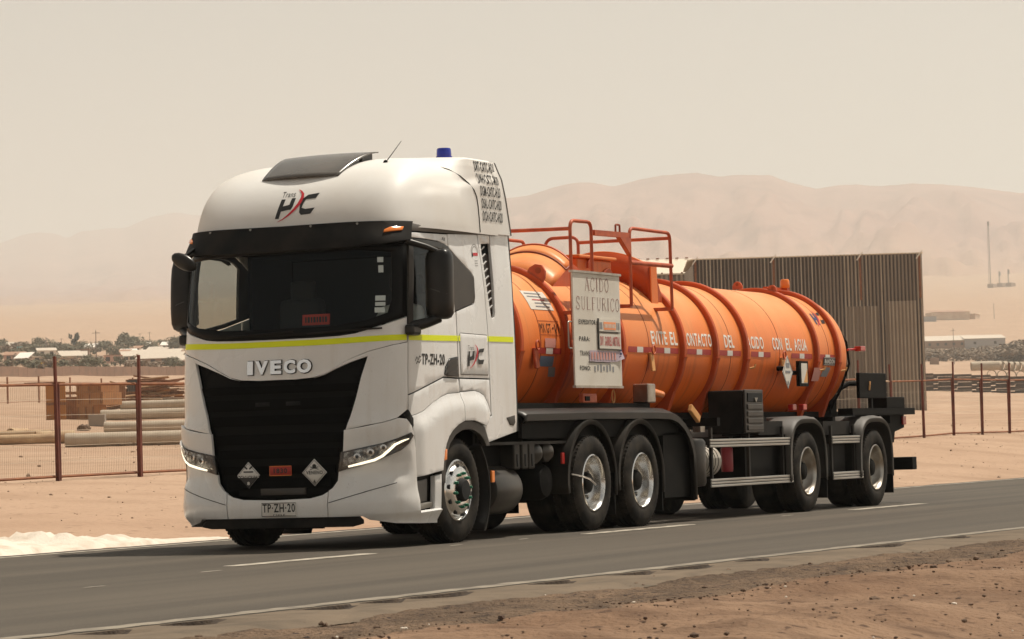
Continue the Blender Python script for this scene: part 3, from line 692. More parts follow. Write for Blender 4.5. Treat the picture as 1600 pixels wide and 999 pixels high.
both('rear_fender', [(2.531, 1.497), (2.86, 1.513), (2.975, 1.498), (3.085, 1.463), (3.163, 1.39), (3.240, 1.28), (3.03, 1.16), (2.96, 1.175), (2.872, 1.195), (2.75, 1.215), (2.537, 1.213)], 'white_paint', truck, off=foff, thick=.03, bevel=.012, step=(.05, .05))
both('wheel_arch_lip', [(2.01, .735), (2.025, .80), (2.055, .90), (2.10, .985), (2.162, 1.053), (2.25, 1.112), (2.386, 1.170), (2.525, 1.205), (2.70, 1.212), (2.872, 1.187), (3.02, 1.150), (3.10, 1.02), (3.13, .955), (3.05, .955), (2.99, 1.02), (2.90, 1.08), (2.78, 1.115), (2.647, 1.128), (2.50, 1.118), (2.35, 1.075), (2.22, .99), (2.14, .88), (2.10, .76), (2.09, .60), (2.03, .60)], 'dark_trim', truck, off=.028, thick=.05, bevel=.006, step=(.06, .06))
for sg in (1, -1):
    patch('marker_lamp', [(sg*s, z) for s, z in ((2.035, .82), (2.10, .83), (2.11, .935), (2.05, .925))], 'amber', truck, off=.048, thick=.02)
# step well in front of the wheel
both('step_well', [(1.50, .665), (1.75, .690), (2.0, .715), (2.0, .60), (1.995, .36), (1.53, .345), (1.502, .40)], 'black_plastic', truck, off=-.045, thick=.02, bevel=.004)
both('step_panel', [(1.515, .620), (1.80, .650), (1.80, .43), (1.56, .41)], 'grey_ledge', truck, off=-.030, thick=.02, bevel=.004)
both('step_side', [(1.86, .672), (2.01, .69), (2.01, .355), (1.86, .345)], 'white_paint', truck, off=.026, thick=.05, bevel=.01)
both('step_tread', [(1.53, .405), (1.85, .425), (1.85, .375), (1.54, .352)], 'steel_worn', truck, off=.012, thick=.06, bevel=.004)
# side extenders behind the cab, with their slot
ext = [(3.115, .985), (3.50, 1.045), (3.835, 1.095), (3.855, 1.25), (3.855, 3.15), (3.60, 3.145), (3.42, 3.14), (3.42, 2.32), (3.40, 2.27), (3.34, 2.245), (3.315, 2.28), (3.24, 2.60), (3.185, 2.98), (3.195, 3.015), (3.40, 3.03), (3.40, 3.14), (3.128, 3.12), (3.165, 2.80), (3.205, 2.45), (3.232, 2.05), (3.242, 1.64), (3.252, 1.26), (3.045, 1.16), (3.12, 1.02)]
both('side_extender', ext, 'white_paint', truck, thick=.03, bevel=.008)
both('extender_slot', [(3.17, 3.05), (3.44, 3.06), (3.44, 2.22), (3.30, 2.22), (3.22, 2.60)], 'dark_trim', truck, off=-.045, thick=.01, bevel=0)
for sg in (1, -1):
    for k in range(9):
        z = 2.36+k*.075; s = 3.335-.10*k/8
        mb = MB(); mb.tube([shell(sg*(s-.03), z-.02, -.03), shell(sg*(s+.05), z+.03, -.012)], .012, 5); mb.build('slot_louvre', 'grey_ledge', truck)
    ribbon([(sg*s, z) for s, z in ((3.867, 1.10), (3.87, 1.6), (3.87, 2.2), (3.87, 2.8), (3.87, 3.15))], .045, shell, -.004).build('extender_seal', 'rubber_seal', truck)
    patch('side_reflector_cover', [(sg*s, z) for s, z in ((3.60, 1.24), (3.80, 1.265), (3.81, 1.19), (3.76, 1.155), (3.68, 1.165))], 'dark_trim', truck, off=.006, thick=.01)
    patch('door_vent', [(sg*s, z) for s, z in ((2.20, 1.755), (2.295, 1.835), (2.485, 1.855), (2.492, 1.652), (2.235, 1.655), (2.172, 1.675))], 'satin_black', truck, off=.014, thick=.02)
    for z in (1.70, 1.755, 1.81): ribbon([(sg*2.23, z-.02), (sg*2.33, z), (sg*2.46, z+.012)], .016, shell, .020).build('vent_slat', 'dark_trim', truck)
# core behind the skin so that no seam shows daylight
mb = MB()
mb.prism([(-1.18, 1.0), (-1.22, 1.95), (1.0, 1.95), (1.0, 1.45), (-.62, 1.45), (-.64, .95), (-.75, .40), (-1.20, .40)], -.98, .98, 'y')
mb.prism([(-.98, .45), (-.98, 1.95), (-.5, 1.95), (-.5, 1.4), (-.66, 1.3), (-.66, .45)], -1.14, 1.14, 'y')
mb.box2((.98, -1.17, 1.15), (1.06, 1.17, 3.10)); mb.box2((-.99, -1.175, 1.5), (1.0, -1.13, 2.13)); mb.box2((-.99, 1.13, 1.5), (1.0, 1.175, 2.13))
mb.box2((.12, -1.17, 2.05), (1.0, -1.13, 3.05)); mb.box2((.12, 1.13, 2.05), (1.0, 1.17, 3.05)); mb.box2((-1.0, -1.12, 2.97), (1.0, 1.12, 3.10))
mb.build('cab_core', 'interior_dark', truck)
mb = MB(); mb.box2((1.06, -1.1, 1.2), (1.09, 1.1, 3.1)); mb.build('cab_rear_wall', 'white_paint', truck)
# interior
mb = MB(); mb.box2((-1.22, -.98, 1.9), (-.78, .98, 2.07), .05); mb.build('dashboard', 'interior_dark', truck)
for y in (-.62, .62):
    mb = MB(); mb.box2((-.28, y-.26, 1.62), (.22, y+.26, 1.82), .06); mb.box((.24, y, 2.15), (.16, .5, .75), Matrix.Rotation(.12, 3, 'Y'), .06); mb.box((.30, y, 2.60), (.11, .28, .22), None, .04); mb.build('cab_seat', 'interior_grey', truck, smooth=60)
mb = MB(); cs = Vector((-.62, -.62, 2.02)); ax = Vector((-.85, 0, .55)).normalized(); e1 = Vector((0, 1, 0)); e2 = ax.cross(e1)
mb.tube([cs+(e1*math.cos(a)+e2*math.sin(a))*.225 for a in [2*math.pi*k/28 for k in range(28)]], .016, 8, closed=True); mb.tube([cs, cs+ax*.30], .03, 8); mb.tube([cs-e1*.22, cs+e1*.22], .014, 6); mb.build('steering_wheel', 'interior_dark', truck, smooth=60)
mb = MB(); mb.box2((.955, -1.1, 2.0), (.975, 1.1, 2.95)); mb.build('sleeper_curtain', 'interior_grey', truck)
# --- sun visor with markers
vis = mirp([(0, 2.905), (.5, 2.90), (.80, 2.905), (1.10, 2.935), (1.40, 2.985)][0:0]) or None
vp = [(0, 2.895), (.5, 2.892), (.80, 2.900), (1.10, 2.925), (1.365, 2.975), (1.435, 3.165), (1.10, 3.158), (.78, 3.158), (0, 3.152)]
voff = lambda s, z: .030+.05*sstep(3.16, 2.93, z)
vz = patch('sun_visor', vp+[(-s, z) for s, z in reversed(vp[1:-1])], 'black_plastic', truck, off=voff, thick=.03, bevel=.006)
for sg in (1, -1):
    patch('visor_marker_lamp', [(sg*s, z) for s, z in ((1.10, 3.045), (1.28, 3.068), (1.30, 3.105), (1.16, 3.095), (1.11, 3.07))], 'amber', vz, off=lambda s, z: voff(s, z)+.012, thick=.02)
    for a in (.35, .85): mb = MB(); c = shell(sg*a, 3.135, voff(a, 3.135)); n_ = (shell(sg*a, 3.135, 1)-shell(sg*a, 3.135, 0)); mb.tube([c, c+n_*.008], .012, 8); mb.build('visor_bolt', 'steel_worn', vz)
# --- roof fairing
RV = [(3.115, -1.15, 1.225), (3.20, -1.125, 1.225), (3.32, -1.075, 1.215), (3.44, -1.005, 1.20), (3.55, -.915, 1.175), (3.64, -.81, 1.14), (3.715, -.69, 1.085), (3.775, -.55, 1.01), (3.825, -.38, .91), (3.862, -.18, .79), (3.888, .05, .62), (3.902, .22, .42), (3.908, .32, .2)]
RVZ = [r[0] for r in RV]
def rv(z):
    z = max(RV[0][0], min(RV[-1][0], z)); i = max(1, bisect.bisect_left(RVZ, z)); k = (z-RVZ[i-1])/(RVZ[i]-RVZ[i-1]); out = []
    for c in (1, 2):
        def sl_(j):                                        # finite-difference slope for a smooth cubic
            j0, j1 = max(0, j-1), min(len(RV)-1, j+1); return (RV[j1][c]-RV[j0][c])/(RVZ[j1]-RVZ[j0])
        h = RVZ[i]-RVZ[i-1]; p0, p1, m0, m1 = RV[i-1][c], RV[i][c], sl_(i-1)*h, sl_(i)*h
        out.append(p0*(2*k**3-3*k*k+1)+m0*(k**3-2*k*k+k)+p1*(-2*k**3+3*k*k)+m1*(k**3-k*k))
    return out[0], out[1]
XR = .25; NR = 6.5
REARW = [(3.11, 1.215), (3.55, 1.21), (3.70, 1.20), (3.80, 1.19), (3.875, 1.175), (3.895, 1.14), (3.903, 1.0), (3.908, .3)]
def hwid(z, x):
    b = rv(z)[1]; k = sstep(.10, .62, x); w_ = b+(tab(REARW, z)-b)*k
    return w_+.028*sstep(-.04, .05, 3.555+.155*x-z)*sstep(-.75, -.2, x)-.006*sstep(.3, .8, x)
def roof_side(x, z, off=0.0, sg=-1):
    xf, b = rv(z)
    if x > XR: y = hwid(z, x)
    else:
        k = min(1, max(0, (XR-x)/(XR-xf))); y = hwid(z, x)*(1-k**NR)**(1/NR)
    return Vector((x, sg*(y+off), z))
def roof_front(y, z, off=0.0):
    xf, b = rv(z); k = min(.999, abs(y)/b); return Vector((XR-(XR-xf)*(1-k**NR)**(1/NR)-off*.92, -y, z+off*.38))
mb = MB(); secs = []
for zi in range(len(RV)*4-3):
    i, fr = divmod(zi, 4); z = RV[i][0] if fr == 0 else RV[i][0]+(RV[i+1][0]-RV[i][0])*fr/4
    xf, b = rv(z); q = []
    tl = [math.pi/2*k/26 for k in range(27)]
    near = [(XR-(XR-xf)*abs(math.cos(t))**(2/NR), b*abs(math.sin(t))**(2/NR)) for t in tl]
    side = [(XR+.0535*k, 0) for k in range(1, 17)]
    half = [(x, hwid(z, x)*(y/b if b else 0)) for x, y in near]+[(x, hwid(z, x)) for x, _ in side]
    q = [(x, y, z) for x, y in reversed(half)]+[(x, -y, z) for x, y in half[1:]]
    secs.append(q)
# close the top across the middle and the back wall
mb.strip(secs)
topq = secs[-1]; n = len(topq); h = n//2
mb.strip([[topq[i], topq[n-1-i]] for i in range(h+1)])
mb.add([secs[0][0], secs[0][-1]]+[s_[0] for s_ in secs[1:]]+[s_[-1] for s_ in reversed(secs[1:])], [tuple([0]+list(range(2, 2+len(secs)-1))+list(range(2+len(secs)-1, 2+2*(len(secs)-1)))+[1])])
roof = mb.build('roof_fairing', 'white_roof', truck, smooth=35)
mb = MB(); mb.box2((-.85, -1.15, 3.05), (1.1, 1.15, 3.13)); mb.build('roof_base', 'interior_dark', truck)
# grey ledge under the fairing, seam of the rear piece and rear edge
for sg in (-1, 1):
    q = []
    for k in range(15):
        x = -.98+2.08*k/14; zt = 3.135+.0*k; zb = 3.075+.03*k/14
        s_ = shell0(-sg*(SC+x-XC) if x > XC else -sg*(SC+(x-XC)), 3.1)
        y = sg*1.212 if x > -.75 else sg*(1.212-.25*((-.75-x)/.35)**2)
        q.append([(x, y*.985, zt+.03), (x, y*1.006, zt), (x, y*.99, zb)])
    mb = MB(); mb.strip(q); mb.build('fairing_ledge', 'grey_ledge', truck, smooth=60)
    pts = []
    for x, z in ((.05, 3.80), (.17, 3.79), (.29, 3.755), (.40, 3.69), (.49, 3.62), (.565, 3.555), (.62, 3.49), (.645, 3.40), (.66, 3.28), (.672, 3.13)): pts.append(roof_side(x, z, .001, sg))
    mb = MB(); mb.tube(pts, .007, 5); mb.build('fairing_seam', 'rubber_seal', roof)
    mb = MB(); mb.strip([[roof_side(1.105, z, .003, sg)+Vector((.085+.21*(3.93-z)/.8, 0, 0)), roof_side(1.105, z, .003, sg)+Vector((.115+.21*(3.93-z)/.8, 0, 0)), roof_side(1.105, z, -.03, sg)+Vector((.12+.21*(3.93-z)/.8, 0, 0))] for z in (3.13, 3.3, 3.5, 3.7, 3.8, 3.88, 3.92)]); mb.build('fairing_rear_edge', 'dark_trim', roof)
    mb = MB(); mb.strip([[roof_side(1.10, z, .0005, sg), roof_side(1.105, z, .001, sg)+Vector((.095+.21*(3.93-z)/.8, 0, 0))] for z in (3.13, 3.3, 3.5, 3.7, 3.8, 3.88)]); mb.build('fairing_rear_fill', 'white_roof', roof, smooth=60)
# tinted wind deflector over the roof hatch
q = []
for k in range(13):
    t = k/12; x = -.83+.71*t; z = 3.685+.27*(1-(1-t)**1.6); row = []
    for j in range(17):
        e = j/16*2-1; wd = .435+.075*t; row.append((x+.05*e*e*(1-t)-.0, .035*(1-t)+e*wd, z-.012*e*e))
    q.append(row)
mb = MB(); mb.strip(q); dfl = mb.build('roof_deflector', 'smoked_acrylic', roof, smooth=60, solid=.012)
for y in (-.62, .62):
    y = y*.62
    mb = MB(); mb.prism([(-.72, 3.64), (-.60, 3.68), (-.60, 3.74), (-.72, 3.69)], y-.02, y+.02, 'y'); mb.build('deflector_bracket', 'dark_trim', dfl)
    mb = MB(); mb.prism([(-.35, 3.80), (-.13, 3.83), (-.13, 3.93), (-.35, 3.88)], y*1.1-.02, y*1.1+.02, 'y'); mb.build('deflector_bracket', 'dark_trim', dfl)
mb = MB(); mb.lathe([(.0, .0), (.075, .0), (.078, .02), (.074, .075), (.066, .088), (.0, .092)], (.72, -.83, 3.930), 'z', 24); mb.lathe([(.085, -.03), (.085, .004), (.07, .01)], (.72, -.83, 3.930), 'z', 24)
mb.build('blue_beacon', 'beacon_blue', truck, smooth=40)
mb = MB(); mb.tube([(-.45, -.76, 3.80), (-.25, -.836, 4.02)], [.006, .003], 6); mb.lathe([(.0, .03), (.018, .02), (.025, 0)], (-.455, -.758, 3.795), 'z', 10); mb.build('antenna', 'chassis_black', truck)
# --- mirrors
def mirror(sg):
    y0 = sg*1.445
    mb = MB(); secs = []
    prof_ = [(2.20, .55), (2.215, .80), (2.25, .95), (2.35, 1.0), (2.55, 1.0), (2.72, 1.0), (2.81, .97), (2.86, .85), (2.885, .6)] if sg < 0 else [(2.20, .50), (2.225, .80), (2.28, .95), (2.40, 1.0), (2.55, 1.0), (2.72, .97), (2.84, .90), (2.92, .75), (2.96, .5)]
    for z, k in prof_:
        c = Vector((-.72+.03*(z-2.2), y0, z)); q = []
        for j in range(20):
            a = 2*math.pi*j/20; ca, sa = math.cos(a), math.sin(a)
            q.append(c+Vector((.10*k*abs(ca)**.6*(1 if ca > 0 else -1), .135*k*abs(sa)**.6*(1 if sa > 0 else -1), 0)))
        secs.append(q)
    mb.strip(secs, closed=True, cap=True); m_ = mb.build('mirror_housing', 'mirror_black', truck, smooth=50)
    mb = MB(); mb.box2((-.616, y0-.10, 2.52), (-.600, y0+.10, 2.82)); mb.box2((-.618, y0-.10, 2.27), (-.602, y0+.10, 2.48)); mb.build('mirror_glass', 'chrome', m_)
    mb = MB(); mb.strip([[(-.819+.012*abs(k)**1.5*.3, y0+.12*k/4, 2.475+.04*k/4*sg*-1), (-.816+.012*abs(k)**1.5*.3, y0+.12*k/4, 2.487+.04*k/4*sg*-1)] for k in range(-4, 5)]); mb.build('mirror_crease', 'dark_trim', m_)
    for z in (2.22, 2.94):
        mb = MB(); mb.tube([(-.74, y0, z if z < 2.5 else 2.86), (-.82, sg*1.36, z-.05 if z < 2.5 else z-.03), (-.95, sg*1.20, z-.10 if z < 2.5 else z+.03)], [.055, .05, .06] if z < 2.5 else [.03, .03, .035], 8); mb.build('mirror_arm', 'mirror_black', m_, smooth=50)
    return m_
mirror(-1); mirror(1)
mb = MB(); mb.box((-.965, -1.27, 2.10), (.20, .10, .11), None, .03); mb.build('mirror_foot', 'mirror_black', truck)
mb = MB(); mb.box((-.965, 1.27, 2.10), (.20, .10, .11), None, .03); mb.build('mirror_foot', 'mirror_black', truck)
# kerb-view mirror over the far screen corner
mb = MB(); secs = []
for k in range(9):
    a = math.pi*k/8; r = math.sin(a); c = Vector((-1.36-.02*math.cos(a), 1.05, 2.86))+Vector((0, .13*math.cos(a), .05*math.cos(a)))
    secs.append([c+Vector((.05*r*math.cos(b), 0, .085*r*math.sin(b))) for b in [2*math.pi*j/14 for j in range(14)]])
mb.strip(secs, closed=True); mb.tube([(-1.34, 1.05, 2.92), (-1.22, 1.02, 2.99)], .02, 6); mb.build('kerb_mirror', 'mirror_black', truck, smooth=60)
# --- lettering and emblems
slots = (('I', 391, 400), ('V', 404, 424), ('E', 428, 445), ('C', 449, 467), ('O', 470, 492))
for ch, u0, u1 in slots:
    a0, a1 = -.315+(u0-391)/101*.71, -.315+(u1-391)/101*.71
    o = letters((ch, .045), lambda a, b: shell(a, b, .016), a0, a1, 1.710, 1.843).build('brand_letter', 'letter_chrome', truck); md = o.modifiers.new('s', 'SOLIDIFY'); md.thickness = .016; md.offset = 0
    letters((ch, .085), lambda a, b: shell(a, b, .005), a0-.006, a1+.006, 1.703, 1.850).build('letter_backing', 'letter_black', truck)
def logo(fn, a0, a1, b0, b1, parent):
    W, H = a1-a0, b1-b0; F = lambda a, b, o=0.0: fn(a0+W*a, b0+H*b, o)
    def poly(pl, name, m, o): V, Fc = clip_grid(pl, (.12, .12)); MB().add([F(x, y, o) for x, y in V], Fc).build(name, m, parent)
    poly([(0, .10), (.10, .10), (.12, .32), (.30, .36), (.36, .36), (.40, .46), (.42, .72), (.32, .72), (.30, .52), (.14, .48), (.16, .70), (.06, .70)], 'emblem_letter', 'letter_black', .003)
    poly([(.60, .26), (.66, .18), (.90, .20), (.98, .38), (.74, .36), (.64, .40), (.66, .56), (.70, .66), (.94, .68), (1.0, .84), (.72, .80), (.62, .70), (.58, .50)], 'emblem_letter', 'letter_black', .003)
    sw = [(.08, .0, .01), (.20, .07, .03), (.34, .20, .055), (.46, .36, .075), (.55, .54, .085), (.59, .72, .08), (.57, .84, .06), (.50, .93, .035), (.43, .98, .015)]
    ribbon([(x, y) for x, y, _ in sw], [w_ for *_, w_ in sw], lambda a, b, o: F(a, b, o), .0055).build('emblem_swoosh', 'logo_red', parent)
    letters(('Trans', .0), lambda a, b: F(a, b, .003), .04, .38, .76, .94).build('emblem_word', 'letter_black', parent)
logo(roof_front, -.15, .285, 3.215, 3.545, roof)
logo(lambda a, b, o=0.0: shell(a, b, .012+o), 2.70, 3.09, 1.735, 1.985, truck)
letters(('TP-ZH-20', .035), lambda a, b: shell(a, b, .003), 1.665, 2.19, 1.765, 1.875).build('door_number', 'letter_black', truck)
mb = MB()
for pts in (((1.53, 1.80), (1.56, 1.84), (1.59, 1.81), (1.62, 1.85), (1.65, 1.835)), ((1.55, 1.77), (1.58, 1.80), (1.61, 1.78), (1.65, 1.815))):
    ribbon(list(pts), .012, shell, .003).build('door_script', 'dark_trim', truck)
for i, t in enumerate(('DRT-CATC-H20', 'DWH-CATC-H20', 'DGM-CATC-H20', 'DSAL-CATC-H20', 'DCH-CATC-H20')):
    z1 = 3.868-i*.128; x0 = .685+.016*min(i, 4); fnr = lambda a, b: roof_side(min(a, 1.105), b, .006)+Vector((max(0, a-1.105), 0, 0))
    letters((t, .02), fnr, x0, x0+.47, z1-.105, z1).build('fairing_words', 'letter_black', roof)
# round stamp on the sleeper
for rr in (.085, .062): ribbon([(3.03+rr*.95*math.cos(a), 2.92+rr*math.sin(a)) for a in [math.pi*k/12*1.0 for k in range(13)]], .006, shell, .003).build('stamp_ring', 'grey_ledge', truck)
patch('stamp_band', [(2.985, 2.885), (3.095, 2.89), (3.095, 2.92), (2.985, 2.915)], 'logo_red', truck, off=.003, thick=0, bevel=0)
patch('stamp_mark', [(2.955, 2.875), (2.98, 2.875), (2.975, 2.925), (2.958, 2.92)], 'letter_black', truck, off=.003, thick=0, bevel=0)
for z in (2.835, 2.81, 2.785): ribbon([(3.01, z), (3.08, z+.002)], .006, shell, .003).build('stamp_line', 'grey_ledge', truck)
ribbon([(2.23, 3.015), (2.26, 3.045), (2.265, 3.01)], .012, shell, .004).build('door_mark', 'letter_black', truck)
ribbon([(2.285, 3.005), (2.31, 3.04)], .012, shell, .004).build('door_mark', 'letter_black', truck)
# number plate, hazard diamonds, red plate
def flat(a, b, o=0.0): return Vector((-1.505-o, -a, b))
pl = patch('number_plate', [(-.165, .325), (.225, .325), (.225, .465), (-.165, .465)], 'plate_white', truck, fn=flat, off=0, thick=.012, bevel=.003)
letters(('TP·ZH·20', .02), lambda a, b: flat(a, b, .003), -.150, .210, .368, .452).build('plate_characters', 'letter_black', pl)
letters(('CHILE', .01), lambda a, b: flat(a, b, .003), -.035, .10, .333, .352).build('plate_country', 'letter_black', pl)
ribbon([(-.158, .332), (.218, .332), (.218, .458), (-.158, .458), (-.158, .332)], .006, flat, .003).build('plate_border', 'letter_black', pl)
def fg(a, b, o=0.0): return Vector((-1.478-o+.05*a*a, -a, b))
def diamond(ca, cb, r, label, dark):
    d = patch('hazard_placard', [(ca, cb+r), (ca+r, cb), (ca, cb-r), (ca-r, cb)], 'placard_white', truck, fn=fg, thick=.004, bevel=0); d['label'] = label
    for e in ((0, 1), (1, 2), (2, 3), (3, 0)):
        P = [(ca, cb+r*.9), (ca+r*.9, cb), (ca, cb-r*.9), (ca-r*.9, cb)]; ribbon([P[e[0]], P[e[1]]], .004, fg, .003).build('placard_rim', 'letter_black', d)
    if dark:
        patch('placard_lower_half', [(ca-r*.98, cb-.005), (ca+r*.98, cb-.005), (ca, cb-r)], 'letter_black', d, fn=fg, off=.0035, thick=0, bevel=0)
        letters(('CORROSIVE', .03), lambda a, b: fg(a, b, .006), ca-r*.95, ca+r*.95, cb-.024, cb+.012).build('placard_word', 'placard_white', d)
        letters(('8', .03), lambda a, b: fg(a, b, .006), ca-.014, ca+.014, cb-r*.75, cb-r*.50).build('placard_number', 'placard_white', d)
        for k in (-1, 1): ribbon([(ca+k*.045, cb+.085-.02*0), (ca+k*.012, cb+.06)], .016, fg, .003).build('placard_tube', 'letter_black', d)
        ribbon([(ca-.055, cb+.032), (ca+.055, cb+.032)], .014, fg, .003).build('placard_plate', 'letter_black', d)
    else:
        letters(('VENENO', .03), lambda a, b: fg(a, b, .003), ca-r*.68, ca+r*.68, cb-.018, cb+.018).build('placard_word', 'letter_black', d)
        letters(('6', .03), lambda a, b: fg(a, b, .003), ca-.012, ca+.012, cb-r*.80, cb-r*.52).build('placard_number', 'letter_black', d)
        mb = MB(); V = [(ca+.022*math.cos(a), cb+.062+.02*math.sin(a)) for a in [2*math.pi*k/12 for k in range(12)]]; mb.add([fg(x, y, .003) for x, y in V], [tuple(range(12))]); mb.build('placard_skull', 'letter_black', d)
        for k in (-1, 1): ribbon([(ca-k*.045, cb+.03), (ca+k*.045, cb+.055)], .008, fg, .003).build('placard_bone', 'letter_black', d)
diamond(-.315, .735, .128, 'diamond placard reading CORROSIVE, white above and black below', True)
diamond(.415, .745, .132, 'white diamond placard reading VENENO', False)
rp = patch('front_warning_plate', [(-.075, .725), (.165, .725), (.165, .815), (-.075, .815)], 'dash_red', truck, fn=fg, thick=.006, bevel=0)
ribbon([(-.075, .725), (.165, .725), (.165, .815), (-.075, .815), (-.075, .725)], .006, fg, .003).build('plate_edging', 'amber', rp)
letters(('1830', .03), lambda a, b: fg(a, b, .003), -.03, .12, .745, .795).build('plate_characters', 'letter_black', rp)
# red card on the dashboard
dc = tag(empty('dashboard_card', (-1.16, -.35, 2.08)), 'small red warning card propped on the dashboard behind the windscreen', 'card')
mb = MB(); mb.box((-1.16, -.31, 2.235), (.012, .30, .105), Matrix.Rotation(.1, 3, 'Y')); mb.build('card_board', 'dash_red', dc)
mb = MB(); mb.box2((-1.165, -.46, 2.075), (-1.15, -.16, 2.185)); mb.build('card_stand', 'interior_grey', dc)
for k in range(8): mb = MB(); mb.box((-1.169, -.20-.032*k, 2.235), (.004, .014+.008*(k % 2), .055)); mb.build('card_mark', 'letter_black', dc)
# ------------------------------------------------------------------ wheels (axle along y, outer face towards -y)
def wheel_proto(name, front, parent, tyre_w=.30, alloy='chrome'):
    RT = .522; h = tyre_w/2
    base = MB()
    if front:   # convex steer wheel
        prof_ = [(.31, h-.02), (.305, -h+.035), (.308, -h+.006), (.295, -h-.002), (.282, -h+.012), (.270, -h+.045), (.262, -h+.03), (.250, -h-.004), (.222, -h-.030), (.17, -h-.040), (.12, -h-.034), (.0, -h-.034)]
    else:       # deep-dish drive wheel
        prof_ = [(.31, h-.02), (.305, -h+.03), (.312, -h+.002), (.300, -h-.006), (.288, -h+.006), (.278, -h+.045), (.270, -h+.115), (.245, -h+.150), (.20, -h+.150), (.165, -h+.140), (.0, -h+.140)]
    base.lathe(prof_, (0, 0, 0), 'y', 48); rim = base.build(name, alloy, parent, smooth=35, local=True)
    t = MB()
    tp = [(.290, -h+.03), (.315, -h+.006), (.36, -h-.010), (.42, -h-.012), (.46, -h-.004), (.495, -h+.012), (.512, -h+.028), (.516, -h+.05)]
    rib = []
    for y0 in (-.085, -.030, .030, .085): rib += [(RT, y0-.012-.0), (RT-.014, y0-.010), (RT-.014, y0+.010), (RT, y0+.012)]
    tp += [(RT, -h+.06)]+rib+[(RT, h-.06), (.516, h-.05), (.512, h-.028), (.495, h-.012), (.46, h+.004), (.42, h+.012), (.36, h+.010), (.315, h-.006), (.290, h-.03)]
    t.lathe(tp, (0, 0, 0), 'y', 72, cap=False); ty = t.build('tyre', 'tyre_rubber', rim, smooth=35, local=True)
    # shoulder lugs
    l = MB()
    for k in range(60):
        a = 2*math.pi*k/60; l.box((RT*.974*math.cos(a), -h+.042, RT*.974*math.sin(a)), (.024, .045, .024), Matrix.Rotation(-a, 3, 'Y')); l.box((RT*.978*math.cos(a), h-.040, RT*.978*math.sin(a)), (.022, .045, .026), Matrix.Rotation(-a, 3, 'Y'))
    tag(l.build('tread_lugs', 'tyre_rubber', rim, local=True), kind='stuff')
    yf = -h-.034 if front else -h+.140
    hb = MB()
    if front: hb.lathe([(.118, yf-.002), (.112, yf-.035), (.095, yf-.05), (.0, yf-.052)], (0, 0, 0), 'y', 28)
    else: hb.lathe([(.125, yf), (.120, yf-.05), (.105, yf-.085), (.09, yf-.095), (.0, yf-.098)], (0, 0, 0), 'y', 28)
    hb.build('hub', 'hole_dark' if front else 'chassis_black', rim, smooth=40, local=True)
    rn = .1675 if front else .165
    for k in range(10):
        a = 2*math.pi*(k+.25)/10; x, z = rn*math.cos(a), rn*math.sin(a)
        nb = MB(); nb.tube([(x, yf+.0, z), (x, yf-.014, z), (x, yf-.020, z), (x, yf-.036, z), (x, yf-.040, z)], [.017, .017, .014, .013, .008], 8); nb.build('wheel_nut', 'green_cap' if front else 'steel_worn', rim, smooth=40, local=True)
        a2 = a+math.pi/10; rh = .238 if front else .222; x, z = rh*math.cos(a2), rh*math.sin(a2); yh = -h-.017 if front else -h+.150
        hh = MB(); hh.tube([(x, yh+.02, z), (x, yh-.004, z)], .024 if front else .022, 12); hh.build('hand_hole', 'hole_dark', rim, local=True)
    return rim
fwl = wheel_proto('front_wheel', True, truck); fwl.location = (0, -1.09, .522)
c = dup(fwl, truck, (0, 1.09, .522)); c.rotation_euler = (0, 0, math.pi)
dwl = wheel_proto('drive_wheel', False, truck, .29); dwl.location = (3.363, -1.095, .522)
for x, y, flip in ((4.743, -1.095, 0), (3.363, 1.095, 1), (4.743, 1.095, 1)):
    c = dup(dwl, truck, (x, y, .522)); c.rotation_euler = (0, 0, math.pi if flip else 0)
def inner_tyre(parent, x, y, name='inner_wheel'):
    t = MB(); t.lathe([(.28, -.13), (.42, -.15), (.50, -.13), (.522, -.09), (.522, .09), (.50, .13), (.42, .15), (.28, .13)], (x, y, .522), 'y', 48); return t.build(name, 'tyre_rubber', parent, smooth=40)
for x in (3.363, 4.743):
    for y in (-.765, .765): inner_tyre(truck, x, y)
# ------------------------------------------------------------------ tractor chassis
for y in (-.42, .42):
    mb = MB(); mb.box2((-1.15, y-.04, .72), (5.75, y+.04, 1.0)); mb.build('chassis_rail', 'chassis_black', truck)
for x in (0, 3.363, 4.743):
    mb = MB(); mb.tube([(x, -.95, .5), (x, .95, .5)], .09 if x else .07, 12); mb.lathe([(.0, -.25), (.2, -.2), (.26, 0), (.2, .2), (.0, .25)], (x, 0, .5), 'y', 16); mb.build('axle', 'chassis_black', truck, smooth=40)
mb = MB(); mb.box2((-.9, -.42, .55), (1.4, .42, 1.45), .05); mb.build('engine_block', 'chassis_black', truck)
for sg in (-1, 1):
    mb = MB(); mb.prism([(-.68, .35), (-.62, .35), (-.62, 1.12), (.60, 1.12), (.60, .42), (.66, .42), (.66, 1.2), (.72, 1.35), (-.66, 1.35), (-.68, 1.2)], sg*1.12, sg*.5, 'y'); mb.build('wheel_housing', 'chassis_black', truck)
mb = MB(); mb.box2((-1.30, -.28, .245), (-1.1, .10, .33)); mb.prism([(-1.34, .20), (-1.30, .20), (-1.30, .30), (-1.34, .30)], -.42, .22, 'y'); mb.build('tow_bracket', 'chassis_black', truck)
mb = MB(); mb.box2((-1.20, -1.05, .33), (-.70, 1.05, .40)); mb.build('under_bumper_tray', 'chassis_black', truck)
